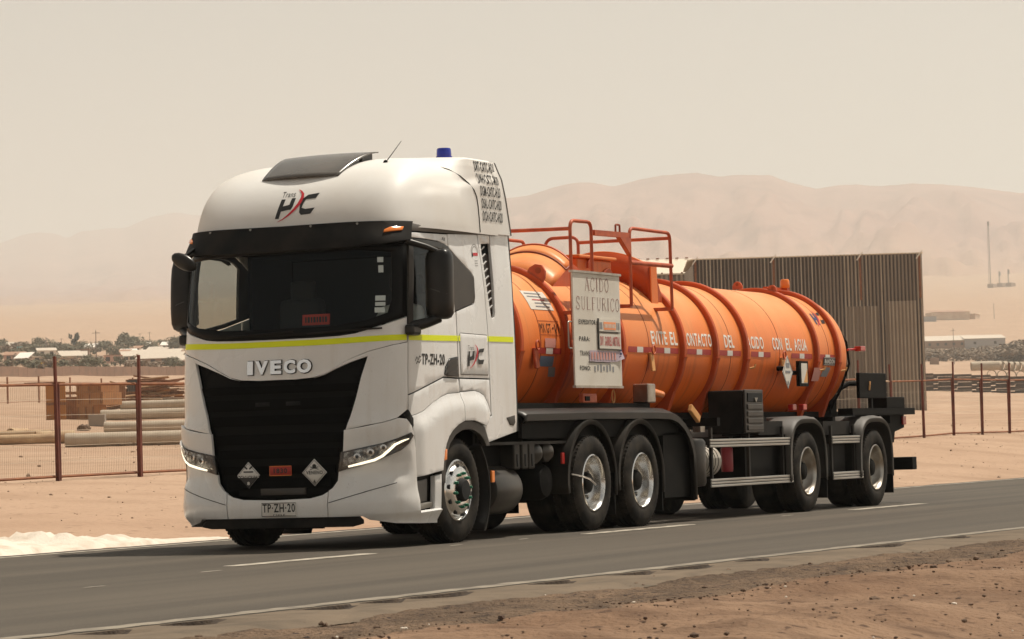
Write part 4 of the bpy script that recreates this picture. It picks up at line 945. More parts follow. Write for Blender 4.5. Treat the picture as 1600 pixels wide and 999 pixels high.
# mudflap behind the front wheel, battery boxes, tanks
for sg in (-1, 1):
    q = []
    for k in range(12):
        t = k/11; a = R(38-80*t); q.append([(.72*math.cos(a)+.02+.10*t, sg*1.20, .60+.60*math.sin(a)-.10*t*t), (.72*math.cos(a)+.02+.10*t, sg*.80, .60+.60*math.sin(a)-.10*t*t)])
    mb = MB(); mb.strip(q); mb.build('front_mudflap', 'black_plastic', truck, smooth=60, solid=.02)
    mb = MB(); mb.tube([v[0] for v in q], .014, 6); mb.build('mudflap_edge', 'fender_black', truck, smooth=60)
    mb = MB(); mb.box2((.86, sg*1.18, .58), (.93, sg*1.205, .70), .008); mb.build('side_marker', 'amber', truck)
    for x0 in (1.50, 1.70, 1.87):
        mb = MB(); mb.box2((x0, sg*1.16, .70), (x0+.155, sg*.55, .985), .02); b_ = mb.build('battery_box', 'fender_black', truck)
        mb = MB(); mb.box2((x0+.06, sg*1.168, .73), (x0+.09, sg*1.155, .86), .004); mb.build('box_handle', 'hole_dark', b_)
    mb = MB(); mb.box2((.80, sg*1.16, .96), (2.95, sg*.45, .99)); mb.build('side_bracket', 'fender_black', truck)
    mb = MB(); mb.box2((.85, sg*1.0, .55), (1.5, sg*.5, .96)); mb.build('air_filter_box', 'chassis_black', truck)
    for x0, z0, rr, ln in ((2.07, .865, .115, .26), (2.36, .875, .11, .24)):
        mb = MB(); mb.lathe([(.0, sg*1.17), (rr*.6, sg*1.15), (rr, sg*1.10), (rr, sg*.62), (rr*.6, sg*.58), (.0, sg*.57)], (x0+.10, 0, z0), 'y', 24); mb.build('air_reservoir', 'tank_grey', truck, smooth=40)
    mb = MB(); mb.lathe([(.0, sg*1.12), (.16, sg*1.10), (.20, sg*1.03), (.20, sg*.6), (.0, sg*.58)], (2.42, 0, .56), 'y', 24); mb.build('air_reservoir', 'chassis_black', truck, smooth=40)
    mb = MB(); mb.lathe([(.0, 1.02), (.16, 1.03), (.235, 1.06), (.255, 1.12), (.255, 1.62), (.235, 1.68), (.15, 1.71), (.0, 1.715)], (0, sg*.93, .50), 'x', 28); mb.build('fuel_tank', 'tank_grey', truck, smooth=40)
    mb = MB(); mb.box2((2.66, sg*1.19, .74), (2.72, sg*1.165, .86), .006); mb.build('side_marker', 'red_lens', truck)
    # deck over the drive axles with its curved tail
    yo, yi = sg*1.225, sg*.60
    top = [(1.62, 1.30), (1.72, 1.335), (3.2, 1.345), (3.45, 1.35), (5.30, 1.345), (5.72, 1.335), (5.95, 1.29), (6.16, 1.20), (6.33, 1.07), (6.44, .92), (6.49, .78), (6.50, .26)]
    q = []
    for i, (x, z) in enumerate(top):
        a = Vector((top[min(i+1, len(top)-1)][0]-top[max(0, i-1)][0], 0, top[min(i+1, len(top)-1)][1]-top[max(0, i-1)][1])).normalized(); nn = Vector((a.z, 0, -a.x))
        p0 = Vector((x, 0, z))
        q.append([p0+Vector((0, yi, 0)), p0+Vector((0, sg*1.10, 0)), p0+nn*.035+Vector((0, sg*1.19, 0)), p0+nn*.06+Vector((0, yo, 0)), p0+nn*.13+Vector((0, yo, 0)), p0+nn*.14+Vector((0, sg*1.19, 0))])
    mb = MB(); mb.strip(q); dk = mb.build('fender_deck', 'deck_black', truck, smooth=40, solid=.012)
    mb = MB(); mb.box2((1.75, sg*1.14, 1.02), (6.1, sg*1.10, 1.25)); mb.box2((5.62, sg*1.14, .30), (6.42, sg*1.10, 1.05)); mb.box2((1.75, sg*.62, .8), (6.2, sg*.58, 1.32)); mb.build('inner_panel', 'chassis_black', truck)
    for cx in (3.363, 4.743):
        q = []
        for k in range(25):
            a = R(-14+204*k/24) if k > 0 else R(-14)
            ca, sa = math.cos(a), math.sin(a); rr = .625
            x, z = cx+rr*ca, .535+rr*sa*1.0
            if k < 3: x = cx+rr*1.0-.02
            q.append([Vector((x, sg*1.235, z)), Vector((cx+(rr+.055)*ca, sg*1.235, .535+(rr+.055)*sa)), Vector((cx+(rr+.06)*ca, sg*1.17, .535+(rr+.06)*sa)), Vector((cx+(rr+.06)*ca, sg*.62, .535+(rr+.06)*sa))])
        mb = MB(); mb.strip(q); mb.build('wheel_fender', 'fender_black', truck, smooth=50, solid=.010)
        mb = MB(); mb.box2((cx+.635, sg*1.21, .16), (cx+.655, sg*.62, .62)); mb.build('mudflap', 'black_plastic', truck)
mb = MB(); mb.tube([(2.76, -1.245, .625), (3.0, -1.262, .60), (3.2, -1.268, .565), (3.36, -1.262, .50)], .010, 6); mb.build('hub_air_pipe', 'dusty_alloy', truck, smooth=60)
mb = MB(); mb.box2((3.5, -.45, 1.08), (4.6, .45, 1.22), .03); mb.build('fifth_wheel', 'chassis_black', truck)
# coiled air lines behind the cab
for y, m_ in ((-.25, 'red_lens'), (.1, 'chassis_black'), (.4, 'tank_grey')):
    mb = MB(); mb.tube([(1.1+.9*k/60, y+.06*math.cos(k*.9), 1.5-.10*math.sin(math.pi*k/60)+.06*math.sin(k*.9)) for k in range(61)], .012, 5); mb.build('coiled_air_line', m_, truck, smooth=60)

# ------------------------------------------------------------------ driver (seen dimly through the glass)
mat('driver_shirt', lin(.52, .54, .53), .9, bump=.3, bscale=14); mat('skin', lin(.32, .18, .12), .6); mat('driver_trousers', lin(.03, .035, .05), .9); mat('hair', lin(.012, .009, .008), .7)
def person_body(name, joints, edges, rad, root, pick, mats, parent):
    me = bpy.data.meshes.new(name); me.from_pydata(joints, edges, []); o = bpy.data.objects.new(name, me); COL.objects.link(o)
    o.modifiers.new('skin', 'SKIN'); o.modifiers.new('sub', 'SUBSURF').levels = 2; o.modifiers['sub'].render_levels = 2
    if not me.skin_vertices: me.attributes  # layer is made by the modifier below
    bm = bmesh.new(); bm.from_mesh(me); ly = bm.verts.layers.skin.verify(); bm.verts.ensure_lookup_table()
    for i, v in enumerate(bm.verts): v[ly].radius = rad[i] if isinstance(rad[i], tuple) else (rad[i], rad[i]); v[ly].use_root = (i == root)
    bm.to_mesh(me); bm.free()
    dg = bpy.context.evaluated_depsgraph_get(); m2 = bpy.data.meshes.new_from_object(o.evaluated_get(dg)); bpy.data.objects.remove(o)
    for m in mats: m2.materials.append(MATS[m])
    for p in m2.polygons: p.material_index = pick(p.center); p.use_smooth = True
    r = bpy.data.objects.new(name, m2); link(r, parent); return r
drv = tag(empty('person', (.0, -.62, 1.80)), 'driver in a pale grey shirt sitting at the wheel behind the glass', 'person')
J = [(.02, 0, .10), (.06, 0, .30), (.08, 0, .50), (.07, 0, .62), (.04, 0, .72), (.02, 0, .83), (.08, -.19, .53), (-.08, -.26, .30), (-.34, -.20, .26), (-.50, -.20, .30), (.08, .19, .53), (-.08, .26, .30), (-.34, .20, .26), (-.50, .20, .30), (-.02, -.10, .08), (-.42, -.14, .12), (-.45, -.14, -.25), (-.02, .10, .08), (-.42, .14, .12), (-.45, .14, -.25), (-.56, -.20, .33), (-.56, .20, .33)]
E_ = [(0, 1), (1, 2), (2, 3), (3, 4), (4, 5), (2, 6), (6, 7), (7, 8), (8, 9), (2, 10), (10, 11), (11, 12), (12, 13), (0, 14), (14, 15), (15, 16), (0, 17), (17, 18), (18, 19), (9, 20), (13, 21)]
RD = [(.15, .13), (.15, .12), (.15, .11), .06, .09, .085, .075, .055, .042, .035, .075, .055, .042, .035, .09, .075, .05, .09, .075, .05, .03, .03]
body = person_body('body', J, E_, RD, 0, lambda c: 1 if (c.z > .64 or c.x < -.36 and c.z > .2) else (2 if c.z < .14 else 0), ['driver_shirt', 'skin', 'driver_trousers'], drv)
mb = MB(); mb.lathe([(.0, .95), (.06, .94), (.098, .88), (.105, .81), (.09, .76)], (.035, 0, 0), 'z', 16); mb.build('hair', 'hair', drv, smooth=60, local=True)
# ------------------------------------------------------------------ tank trailer
def dusty_lit_orange():
    """orange enamel, faded in patches, with streaks down the flanks and pale desert dust on what faces up that also paints in its sunlit lightness"""
    m = bpy.data.materials.new('tank_orange'); m.use_nodes = True; n = m.node_tree; b = n.nodes['Principled BSDF']; L = n.links.new
    tc = n.nodes.new('ShaderNodeTexCoord'); ge = n.nodes.new('ShaderNodeNewGeometry'); sx = n.nodes.new('ShaderNodeSeparateXYZ'); L(ge.outputs['Normal'], sx.inputs[0])
    def nz(scl, sc, det, lo, hi):
        mp = n.nodes.new('ShaderNodeMapping'); mp.inputs['Scale'].default_value = scl; L(tc.outputs['Object'], mp.inputs[0])
        t = n.nodes.new('ShaderNodeTexNoise'); t.inputs['Scale'].default_value = sc; t.inputs['Detail'].default_value = det; L(mp.outputs[0], t.inputs['Vector'])
        r = n.nodes.new('ShaderNodeMapRange'); r.inputs[1].default_value = lo; r.inputs[2].default_value = hi; L(t.outputs[0], r.inputs[0]); return r.outputs[0]
    def mixc(a, c, f):
        mi = n.nodes.new('ShaderNodeMix'); mi.data_type = 'RGBA'
        for v, i in ((a, 6), (c, 7)):
            if isinstance(v, tuple): mi.inputs[i].default_value = v
            else: L(v, mi.inputs[i])
        L(f, mi.inputs[0]); return mi.outputs[2]
    def mul(a, k):
        mm = n.nodes.new('ShaderNodeMath'); mm.operation = 'MULTIPLY'; L(a, mm.inputs[0])
        if isinstance(k, float): mm.inputs[1].default_value = k
        else: L(k, mm.inputs[1])
        return mm.outputs[0]
    c = mixc(lin(.80, .150, .014), lin(.70, .155, .026), nz((1, 1, .35), .9, 5, .35, .75))
    c = mixc(c, lin(.46, .095, .022), mul(nz((3.2, .6, .22), 2.6, 6, .52, .72), .70))
    up_ = n.nodes.new('ShaderNodeMapRange'); up_.inputs[1].default_value = -.35; up_.inputs[2].default_value = .75; L(sx.outputs['Z'], up_.inputs[0])
    c = mixc(c, lin(.80, .40, .165), mul(mul(up_.outputs[0], nz((1, 1, 1), 1.4, 6, -.1, .6)), .74))  # dust tint by upward normal, weighted to paint the lit upper side lighter
    L(c, b.inputs['Base Color']); b.inputs['Roughness'].default_value = .42; b.inputs['Specular IOR Level'].default_value = .26; MATS['tank_orange'] = m
dusty_lit_orange()
mat('ring_orange', lin(.56, .085, .014), .5, spec=.35, col2=lin(.42, .075, .022), scale=2)
mat('rail_orange', lin(.52, .105, .035), .5, col2=lin(.36, .06, .028), scale=9, contrast=(.4, .7))
mat('tank_seam', lin(.28, .055, .016), .6)
mat('sign_board', lin(.68, .65, .585), .6, col2=lin(.60, .55, .47), scale=2.2, contrast=(.4, .8))
mat('serif_red', lin(.30, .095, .075), .6, col2=lin(.16, .06, .05), scale=8)
mat('print_red', lin(.50, .10, .10), .6); mat('print_mauve', lin(.44, .36, .42), .6); mat('print_blue', lin(.03, .04, .12), .6)
mat('tape_red', lin(.36, .028, .022), .5); mat('tape_white', lin(.66, .63, .58), .5)
mat('tank_letters', lin(.80, .77, .70), .55, col2=lin(.66, .52, .40), scale=10, contrast=(.55, .75))
mat('aluminium', lin(.52, .51, .48), .38, .75, col2=lin(.40, .37, .33), scale=4, stretch=(.3, 3, 3))
mat('fender_grey', lin(.045, .042, .038), .6, col2=lin(.09, .078, .066), scale=2.2, contrast=(.3, .75))
mat('extinguisher_red', lin(.28, .02, .03), .4); mat('air_tank_white', lin(.52, .49, .44), .5, col2=lin(.40, .36, .30), scale=5)
mat('strap_yellow', lin(.66, .33, .11), .6)
mat('label_grey', lin(.22, .23, .25), .5); mat('label_blue', lin(.10, .16, .24), .5); mat('label_pink', lin(.62, .30, .26), .6)
ZC, RT_, X0, X1 = 2.06, .865, 1.95, 13.16
trailer = tag(empty('tank_trailer', (11.6, 0, 0)), 'orange cylindrical sulphuric acid tank trailer with raised rings on a black chassis', 'trailer')
def tank(x, th, off=0.0):
    """th: angle from the near horizontal, positive upwards"""
    r = RT_+off; return Vector((x, -r*math.cos(th), ZC+r*math.sin(th)))
def tank_xz(x, h, off=0.0): return tank(x, h/RT_, off)
prof_ = [(.0, X0-.17), (.25, X0-.16), (.48, X0-.12), (.66, X0-.06), (.79, X0+.02), (.845, X0+.09), (RT_, X0+.18)]
prof_ += [(RT_, X0+.18+(X1-X0-.40)*k/30) for k in range(1, 31)]
prof_ += [(.85, X1-.14), (.80, X1-.05), (.70, X1+.03), (.52, X1+.10), (.3, X1+.145), (.0, X1+.16)]
mb = MB(); mb.lathe(prof_, (0, 0, ZC), 'x', 96); shell_ = mb.build('tank_shell', 'tank_orange', trailer, smooth=40)
def ring(x, h, wd, name='tank_ring', m='ring_orange', a0=0, a1=360):
    q = []; n = 96
    for k in range(n+1):
        a = R(a0+(a1-a0)*k/n); q.append([tank(x-wd/2, a, -.005), tank(x-wd/2, a, h*.8), tank(x-wd/2+.012, a, h), tank(x+wd/2-.012, a, h), tank(x+wd/2, a, h*.8), tank(x+wd/2, a, -.005)])
    mb = MB(); mb.strip(q); return mb.build(name, m, trailer, smooth=40)
RINGS = [2.30, 3.58, 5.10, 6.95, 8.03, 9.07, 11.70, 12.56]
for x in RINGS: ring(x, .062, .085)
for x in (2.9, 4.35, 5.95, 8.6, 10.35, 12.25): ring(x, .0025, .014, 'weld_seam', 'tank_seam')
# saddles running down from the rings to the frame
for x in RINGS:
    for sg in (-1, 1):
        q = []
        for k in range(9):
            t = k/8; y = .925*math.cos(R(-6))*(1-t)+.62*t; z = (ZC-.10)*(1-t)+1.20*t
            q.append([(x-.045, sg*(y+.01), z), (x+.045, sg*(y+.01), z), (x+.045, sg*(y-.16), z-.02), (x-.045, sg*(y-.16), z-.02)])
        mb = MB(); mb.strip(q, closed=True, cap=True); mb.build('tank_saddle', 'ring_orange', trailer)
# tape and lettering along the side
segs = [(2.80, 3.44), (5.32, 6.02), (6.14, 6.86), (7.14, 7.92), (8.18, 8.94), (9.30, 10.0), (10.78, 11.58), (11.90, 12.48)]
def band(x0, x1, h0, h1, name, m, off=.004, par=None):
    q = []; n = max(2, int((x1-x0)/.2))
    for k in range(n+1): q.append([tank_xz(x0+(x1-x0)*k/n, h0+(h1-h0)*j/2, off) for j in range(3)])
    mb = MB(); mb.strip(q); return mb.build(name, m, par or trailer)
for a, b in segs:
    dh_ = -.055 if a < 3 else 0; t0 = band(a, b, -.065+dh_, .0+dh_, 'reflective_tape', 'tape_red'); m0 = (a+b)/2; w_ = min(.09, (b-a)*.35); band(m0-w_, m0+w_, -.065+dh_, .0+dh_, 'tape_white_block', 'tape_white', .006, t0)
for wd, a, b in (('EVITE', 6.04, 6.52), ('EL', 6.62, 6.84), ('CONTACTO', 7.03, 7.96), ('DEL', 8.40, 8.72), ('ACIDO', 9.19, 9.77), ('CON', 10.10, 10.46), ('EL', 10.60, 10.80), ('AGUA', 10.92, 11.40)):
    letters((wd, .02), lambda x, h: tank_xz(x, h, .005), a, b, .035, .195).build('tank_words', 'tank_letters', trailer)
for t_, xa, xb in (('MX', 2.92, 3.05), ('GT', 3.08, 3.21), ('11', 3.31, 3.41), ('-', 3.235, 3.28)): letters((t_, .0), lambda x, h: tank_xz(x, h, .005), xa, xb, .11 if t_ != '-' else .158, .215 if t_ != '-' else .172).build('tank_number', 'letter_black', trailer)
for pts in (((2.88, .085), (3.44, .085)), ((2.88, .24), (3.44, .24))):
    q = [[tank_xz(pts[0][0]+(pts[1][0]-pts[0][0])*k/6, h, .004) for h in (pts[0][1], pts[0][1]+.006)] for k in range(7)]; mb = MB(); mb.strip(q); mb.build('number_frame_line', 'tank_seam', trailer)
# paper notice and small labels
def sticker(x0, x1, h0, h1, m, name, off=.005, par=None, skew=0.0):
    q = [[tank_xz(x0+(x1-x0)*k/3+skew*j/3, h0+(h1-h0)*j/3, off) for j in range(4)] for k in range(4)]; mb = MB(); mb.strip(q); return mb.build(name, m, par or trailer)
nt_ = sticker(2.84, 3.44, .375, .625, 'sign_board', 'safety_notice', .005)
for k in range(5):
    h = .595-.043*k; x0 = 2.90+.02*(k % 2)+(.10 if k > 1 else 0)
    sticker(x0, x0+.42-.05*(k % 3), h-.014, h, 'print_red' if k in (2,) else 'label_grey', 'notice_line', .008, nt_)
lb = sticker(3.0, 3.28, -.05, .05, 'label_pink', 'tank_label', .008); lb = sticker(2.90, 3.26, -.26, -.145, 'label_blue', 'tank_label'); lb = sticker(3.22, 3.40, -.375, -.265, 'label_grey', 'tank_label', .005, None, -.06)
lb = sticker(12.0, 12.26, -.30, -.17, 'label_grey', 'tank_label', .005, None, .08)
lb = sticker(11.50, 11.78, -.34, -.17, 'label_pink', 'tank_label', .075)
rn = sticker(12.02, 12.50, -.145, -.035, 'letter_black', 'maker_plate', .010); letters(('RANDON', .03), lambda x, h: tank_xz(x, h, .014), 12.06, 12.46, -.120, -.060).build('maker_word', 'tape_white', rn)
for h in (-.138, -.046):
    q = [[tank_xz(12.04+.44*k/4, h+j*.006, .013) for j in range(2)] for k in range(5)]; mb = MB(); mb.strip(q); mb.build('maker_rim', 'tape_white', rn)
# company emblem near the rear
def tl(a, b, o=0.0): return tank_xz(a, b, .004+o)
def poly_on(pl, name, m, o, a0, a1, b0, b1):
    V, Fc = clip_grid(pl, (.2, .2)); MB().add([tl(a0+(a1-a0)*x, b0+(b1-b0)*y, o) for x, y in V], Fc).build(name, m, trailer)
poly_on([(0, .10), (.14, .10), (.14, .32), (.30, .36), (.30, .10), (.42, .10), (.42, .76), (.30, .76), (.30, .52), (.14, .48), (.14, .74), (0, .74)], 'emblem_letter', 'print_blue', .001, 12.08, 12.48, .40, .68)
poly_on([(.62, .16), (.95, .18), (1.0, .40), (.78, .36), (.72, .42)], 'emblem_letter', 'letter_black', .001, 12.08, 12.48, .40, .68)
poly_on([(.68, .66), (.95, .66), (1.0, .86), (.74, .82)], 'emblem_letter', 'letter_black', .001, 12.08, 12.48, .40, .68)
ribbon([(12.09+.39*x, .40+.28*y) for x, y in ((.08, .0), (.34, .20), (.50, .45), (.56, .72), (.48, .95))], [.01, .03, .045, .04, .01], tl, .003).build('emblem_swoosh', 'logo_red', trailer)
# hanging brackets (cable hooks) and lifting lugs
for x in (2.72, 5.98, 10.40):
    b0 = tank_xz(x, -.06, .03); b1 = tank_xz(x, -.27, .06)
    mb = MB(); mb.box((b0+b1)/2, (.10, .03, (b0-b1).length), Matrix.Rotation(-.10, 3, 'X'), .008); h_ = mb.build('side_hook', 'strap_yellow' if x > 3 else 'rail_orange', trailer)
    mb = MB(); mb.tube([b0+Vector((.05*math.cos(a), -.02, .03+.05*math.sin(a))) for a in [2*math.pi*k/12 for k in range(12)]], .010, 6, closed=True); mb.build('hook_ring', 'rail_orange', h_, smooth=60)
for x in (9.07, 11.70, 12.56): 
    b0 = tank_xz(x, -.20, .09); mb = MB(); mb.tube([b0, b0+Vector((.03, -.05, .01)), b0+Vector((.05, -.06, .05))], .014, 6); mb.build('rope_hook', 'strap_yellow', trailer)
for x, th in ((3.58, 56), (11.70, 72), (11.25, 92)):
    b0 = tank(x, R(th), .03); up_ = Vector((0, -math.cos(R(th)), math.sin(R(th)))); tn = Vector((0, math.sin(R(th)), math.cos(R(th))))
    mb = MB(); q = []
    sc_ = 1.0 if x < 5 else .62; out = [(a_*sc_, b_*sc_) for a_, b_ in ((-.11, 0), (-.11, .07), (-.07, .14), (0, .17), (.07, .14), (.11, .07), (.11, 0))]
    for a in range(7): pass
    for sx in (-.018, .018):
        q.append([b0+Vector((sx, 0, 0))+tn*u+up_*v for u, v in out])
    mb.add([*q[0], *q[1]], [tuple(range(6, -1, -1)), tuple(range(7, 14))]+[(i, (i+1) % 7, 7+(i+1) % 7, 7+i) for i in range(7)])
    lg = mb.build('lifting_lug', 'rail_orange', trailer)
    mb = MB(); c_ = b0+up_*.10*sc_; mb.tube([c_-Vector((.022, 0, 0)), c_+Vector((.022, 0, 0))], .035*sc_, 12); mb.build('lug_hole', 'tank_seam', lg)
# manway guards on top
def arch(x, hw, zt, zb, n=24, e=2.3):
    return [Vector((x, hw*(abs(math.cos(a))**(2/e))*(1 if math.cos(a) > 0 else -1)*-1, zb+(zt-zb)*abs(math.sin(a))**(2/e))) for a in [math.pi*k/n for k in range(n+1)]]
def on_tank(x, y, off=.0): return Vector((x, y, ZC+math.sqrt(max(0, (RT_+off)**2-y*y))))
def arc_top(x, hw, zt, rad, n=20): return [Vector((x, -hw+2*hw*k/n, zt-rad+math.sqrt(rad*rad-(-hw+2*hw*k/n)**2))) for k in range(n+1)]
A1 = arc_top(4.62, .50, 3.25, .64); A0 = [on_tank(3.92, v.y*1.12, .0) for v in A1]; Am = [a*.30+b*.70 for a, b in zip(A0, A1)]
mb = MB(); mb.strip([A0, Am]); mb.strip([Am, A1]); cw = mb.build('front_spill_guard', 'tank_orange', trailer, smooth=30, solid=.012)
mb = MB(); mb.tube(A1, .014, 6); mb.build('guard_rim', 'ring_orange', cw, smooth=60)
mb = MB(); mb.tube([v+Vector((-.004, 0, .008)) for v in Am], .009, 6); mb.build('guard_seam', 'tank_seam', cw, smooth=60)
for k in (0, -1):
    mb = MB(); mb.tube([Am[k]+Vector((0, 0, .008)), A1[k]], .010, 6); mb.build('guard_seam', 'tank_seam', cw); lo = on_tank(4.62, A1[k].y*1.06); lo2 = on_tank(4.2, A1[k].y*1.06)
    mb = MB(); mb.add([A0[k], A1[k], lo, lo+Vector((.30, 0, 0)), A1[k]+Vector((.30, 0, -.08))], [(0, 1, 2), (1, 4, 3, 2)]); mb.build('guard_cheek', 'ring_orange', cw, solid=.012)
mb = MB(); mb.strip([[v+Vector((.02, 0, -.02)), on_tank(4.64, v.y)] for v in A1]); mb.build('guard_back', 'ring_orange', cw, smooth=50, solid=.008)
B1 = arc_top(6.55, .66, 3.255, 1.12)
mb = MB(); mb.strip([[v, on_tank(6.55, v.y, -.02)] for v in B1]); rg_ = mb.build('rear_spill_guard', 'ring_orange', trailer, smooth=50, solid=.014)
mb = MB(); mb.strip([[v, v+Vector((.15, 0, -.012))] for v in B1]); mb.build('guard_flange', 'tank_orange', rg_, smooth=50, solid=.012)
for sg in (-1, 1):
    mb = MB(); mb.prism([(6.54, 2.60), (6.74, 2.60), (6.72, 3.04), (6.54, 3.06)], sg*.66, sg*.675, 'y'); mb.build('guard_bracket', 'tank_orange', rg_)
    mb = MB(); mb.prism([(6.72, 2.58), (6.98, 2.58), (6.78, 2.86), (6.72, 2.90)], sg*.60, sg*.66, 'y'); mb.build('guard_gusset', 'ring_orange', rg_)
mb = MB(); mb.box2((4.95, -.42, 2.80), (5.95, .42, 3.09), .02); bx_ = mb.build('manway_box', 'tank_orange', trailer)
mb = MB(); mb.box2((4.90, -.47, 3.09), (6.0, .47, 3.13), .012); mb.build('manway_lid', 'tank_orange', bx_)
mb = MB(); mb.tube([(5.25+.07*math.cos(a), -.45, 2.98+.10*math.sin(a)) for a in [math.pi*k/10 for k in range(11)]], .016, 6); mb.build('lid_handle', 'ring_orange', bx_, smooth=60)
mb = MB(); mb.prism([(5.62, 2.83), (5.90, 2.83), (5.88, 2.95), (5.80, 3.0), (5.72, 2.98), (5.64, 2.93)], -.425, -.46, 'y'); mb.build('lid_latch', 'tank_seam', bx_)
# handrails
def bend(pts, r=.09):
    out = [Vector(pts[0])]
    for i in range(1, len(pts)-1):
        a, b, c_ = Vector(pts[i-1]), Vector(pts[i]), Vector(pts[i+1]); u = (a-b).normalized()*min(r, (a-b).length*.45); v = (c_-b).normalized()*min(r, (c_-b).length*.45)
        for k in range(6): t = k/5; out.append((b+u)*(1-t)**2+b*2*t*(1-t)+(b+v)*t*t)
    out.append(Vector(pts[-1])); return out
def rail(pts, r=.021, m='rail_orange', name='handrail', bd=.10):
    mb = MB(); mb.tube(bend(pts, bd), r, 8); return mb.build(name, m, trailer, smooth=60)
for sg in (-1, 1):
    Y = sg*.95
    rail([(3.58, Y, 2.10 if sg < 0 else 2.4), (3.58, Y, 3.42), (4.16, Y, 3.43), (4.16, Y, 2.10 if sg < 0 else 2.4)])
    rail([(5.26, Y, 2.52), (5.26, Y, 3.42), (6.49, Y, 3.42), (6.50, Y, 2.52)])
    rail([(5.26, Y, 3.02), (6.52, Y, 3.03)], .028, name='walkway_edge')
    mb = MB(); mb.prism([(4.20, 3.285), (5.18, 3.30), (5.22, 3.36), (4.20, 3.345)], Y-.03, Y+.03, 'y'); mb.build('gate_beam', 'rail_orange', trailer)
    mb = MB(); mb.prism([(4.92, 3.30), (5.24, 3.30), (5.24, 3.10)], Y-.028, Y+.028, 'y'); mb.build('gate_gusset', 'rail_orange', trailer)
    for x in (5.26, 6.50, 3.58, 4.16):
        mb = MB(); mb.box((x, sg*.80, 2.52 if x > 5 else 2.40), (.07, .30, .04)); mb.build('rail_foot', 'rail_orange', trailer)
mb = MB(); mb.tube(bend([(4.86, -.95, 3.35), (4.86, -.95, 3.44), (4.98, -.95, 3.44), (4.98, -.95, 3.35)], .02), .012, 6); mb.build('beam_eye', 'tank_seam', trailer)
rail([(3.58, -.95, 3.33), (3.58, .95, 3.36)]); rail([(6.49, -.95, 3.36), (6.49, .23, 3.37)])
rail([(6.49, .24, 3.10), (6.49, .24, 3.44), (6.49, .66, 3.44), (6.49, .70, 3.18)], .021); rail([(6.49, .70, 3.30), (6.49, .95, 3.28)])
# big notice board on the near rails
bd = MB(); bd.box2((3.12, -1.165, 1.585), (4.42, -1.145, 2.82), .004); board = bd.build('notice_board', 'sign_board', trailer)
mb = MB(); mb.box2((3.10, -1.18, 2.82), (4.44, -1.13, 2.845)); mb.build('board_rim', 'dusty_alloy', board)
mb = MB(); mb.box2((3.11, -1.175, 1.56), (4.43, -1.135, 1.585)); mb.build('board_rim', 'dusty_alloy', board)
def bf(a, b, o=0.0): return Vector((3.12+1.30*a, -1.166-o, 1.585+1.235*b))
STR = {  # serif capitals: strokes as (points, width), unit box
 'A': [([(.05, 0), (.48, 1)], .05), ([(.52, 1), (.92, 0)], .13), ([(.2, .36), (.78, .36)], .04), ([(-.02, .015), (.18, .015)], .03), ([(.78, .015), (1.04, .015)], .03)],
 'C': [([(.92, .78), (.8, .95), (.55, 1), (.28, .9), (.12, .65), (.1, .4), (.22, .13), (.5, 0), (.78, .07), (.94, .25)], .075), ([(.92, .98), (.92, .74)], .035)],
 'I': [([(.5, 0), (.5, 1)], .16), ([(.2, .985), (.8, .985)], .03), ([(.2, .015), (.8, .015)], .03)],
 'D': [([(.2, 0), (.2, 1)], .12), ([(.2, .98), (.5, .98), (.8, .83), (.93, .5), (.8, .17), (.5, .02), (.2, .02)], .06), ([(.04, .985), (.25, .985)], .03), ([(.04, .015), (.25, .015)], .03)],
 'O': [([(.5, 1), (.22, .88), (.08, .5), (.22, .12), (.5, 0), (.78, .12), (.92, .5), (.78, .88), (.5, 1)], .085)],
 'S': [([(.85, .76), (.75, .94), (.5, 1), (.25, .92), (.15, .74), (.28, .58), (.65, .45), (.86, .27), (.75, .07), (.48, 0), (.22, .07), (.1, .27)], .085), ([(.86, .98), (.86, .72)], .035), ([(.1, .28), (.1, .02)], .035)],
 'U': [([(.2, 1), (.2, .3), (.3, .08), (.52, 0), (.74, .08), (.82, .3), (.82, 1)], .07), ([(.04, .985), (.36, .985)], .03), ([(.68, .985), (.98, .985)], .03)],
 'L': [([(.25, 0), (.25, 1)], .12), ([(.1, .985), (.42, .985)], .03), ([(.1, .015), (.92, .015)], .035), ([(.92, .0), (.92, .2)], .03)],
 'F': [([(.25, 0), (.25, 1)], .12), ([(.1, .98), (.92, .98)], .035), ([(.92, 1), (.92, .8)], .03), ([(.25, .52), (.7, .52)], .035), ([(.1, .015), (.45, .015)], .03)],
 'R': [([(.2, 0), (.2, 1)], .12), ([(.2, .98), (.55, .98), (.8, .86), (.8, .66), (.55, .53), (.2, .52)], .055), ([(.5, .52), (.95, .01)], .10), ([(.04, .985), (.25, .985)], .03), ([(.04, .015), (.4, .015)], .03)]}
def serif(word, a0, a1, b0, b1):
    n = len(word); wds = [.55 if c == 'I' else 1 for c in word]; tot = sum(wds)+.22*(n-1); u = (a1-a0)/tot; x = a0
    for c, wd in zip(word, wds):
        mb = MB()
        for j, (pts, w_) in enumerate(STR[c]):
            P_ = [(x+u*wd*p_[0], b0+(b1-b0)*p_[1]) for p_ in pts]
            m_ = ribbon(P_, w_*u*.85, bf, .002+.0006*j); mb.add(m_.v, m_.f)
        mb.build('serif_letter', 'serif_red', board); x += u*(wd+.22)
serif('ACIDO', .25, .76, .845, .965); serif('SULFURICO', .05, .98, .675, .79)
for t_, b0 in (('EXPEDITOR:', .545), ('PARA:', .395), ('FONO:', .135)):
    letters((t_, .02), lambda a, b: bf(a, b, .002), .10, .10+(.37 if len(t_) > 6 else .22), b0, b0+.042).build('board_word', 'letter_black', board)
letters(('TRANSPORTE', .01), lambda a, b: bf(a, b, .002), .11, .52, .265, .31).build('board_word', 'letter_black', board)
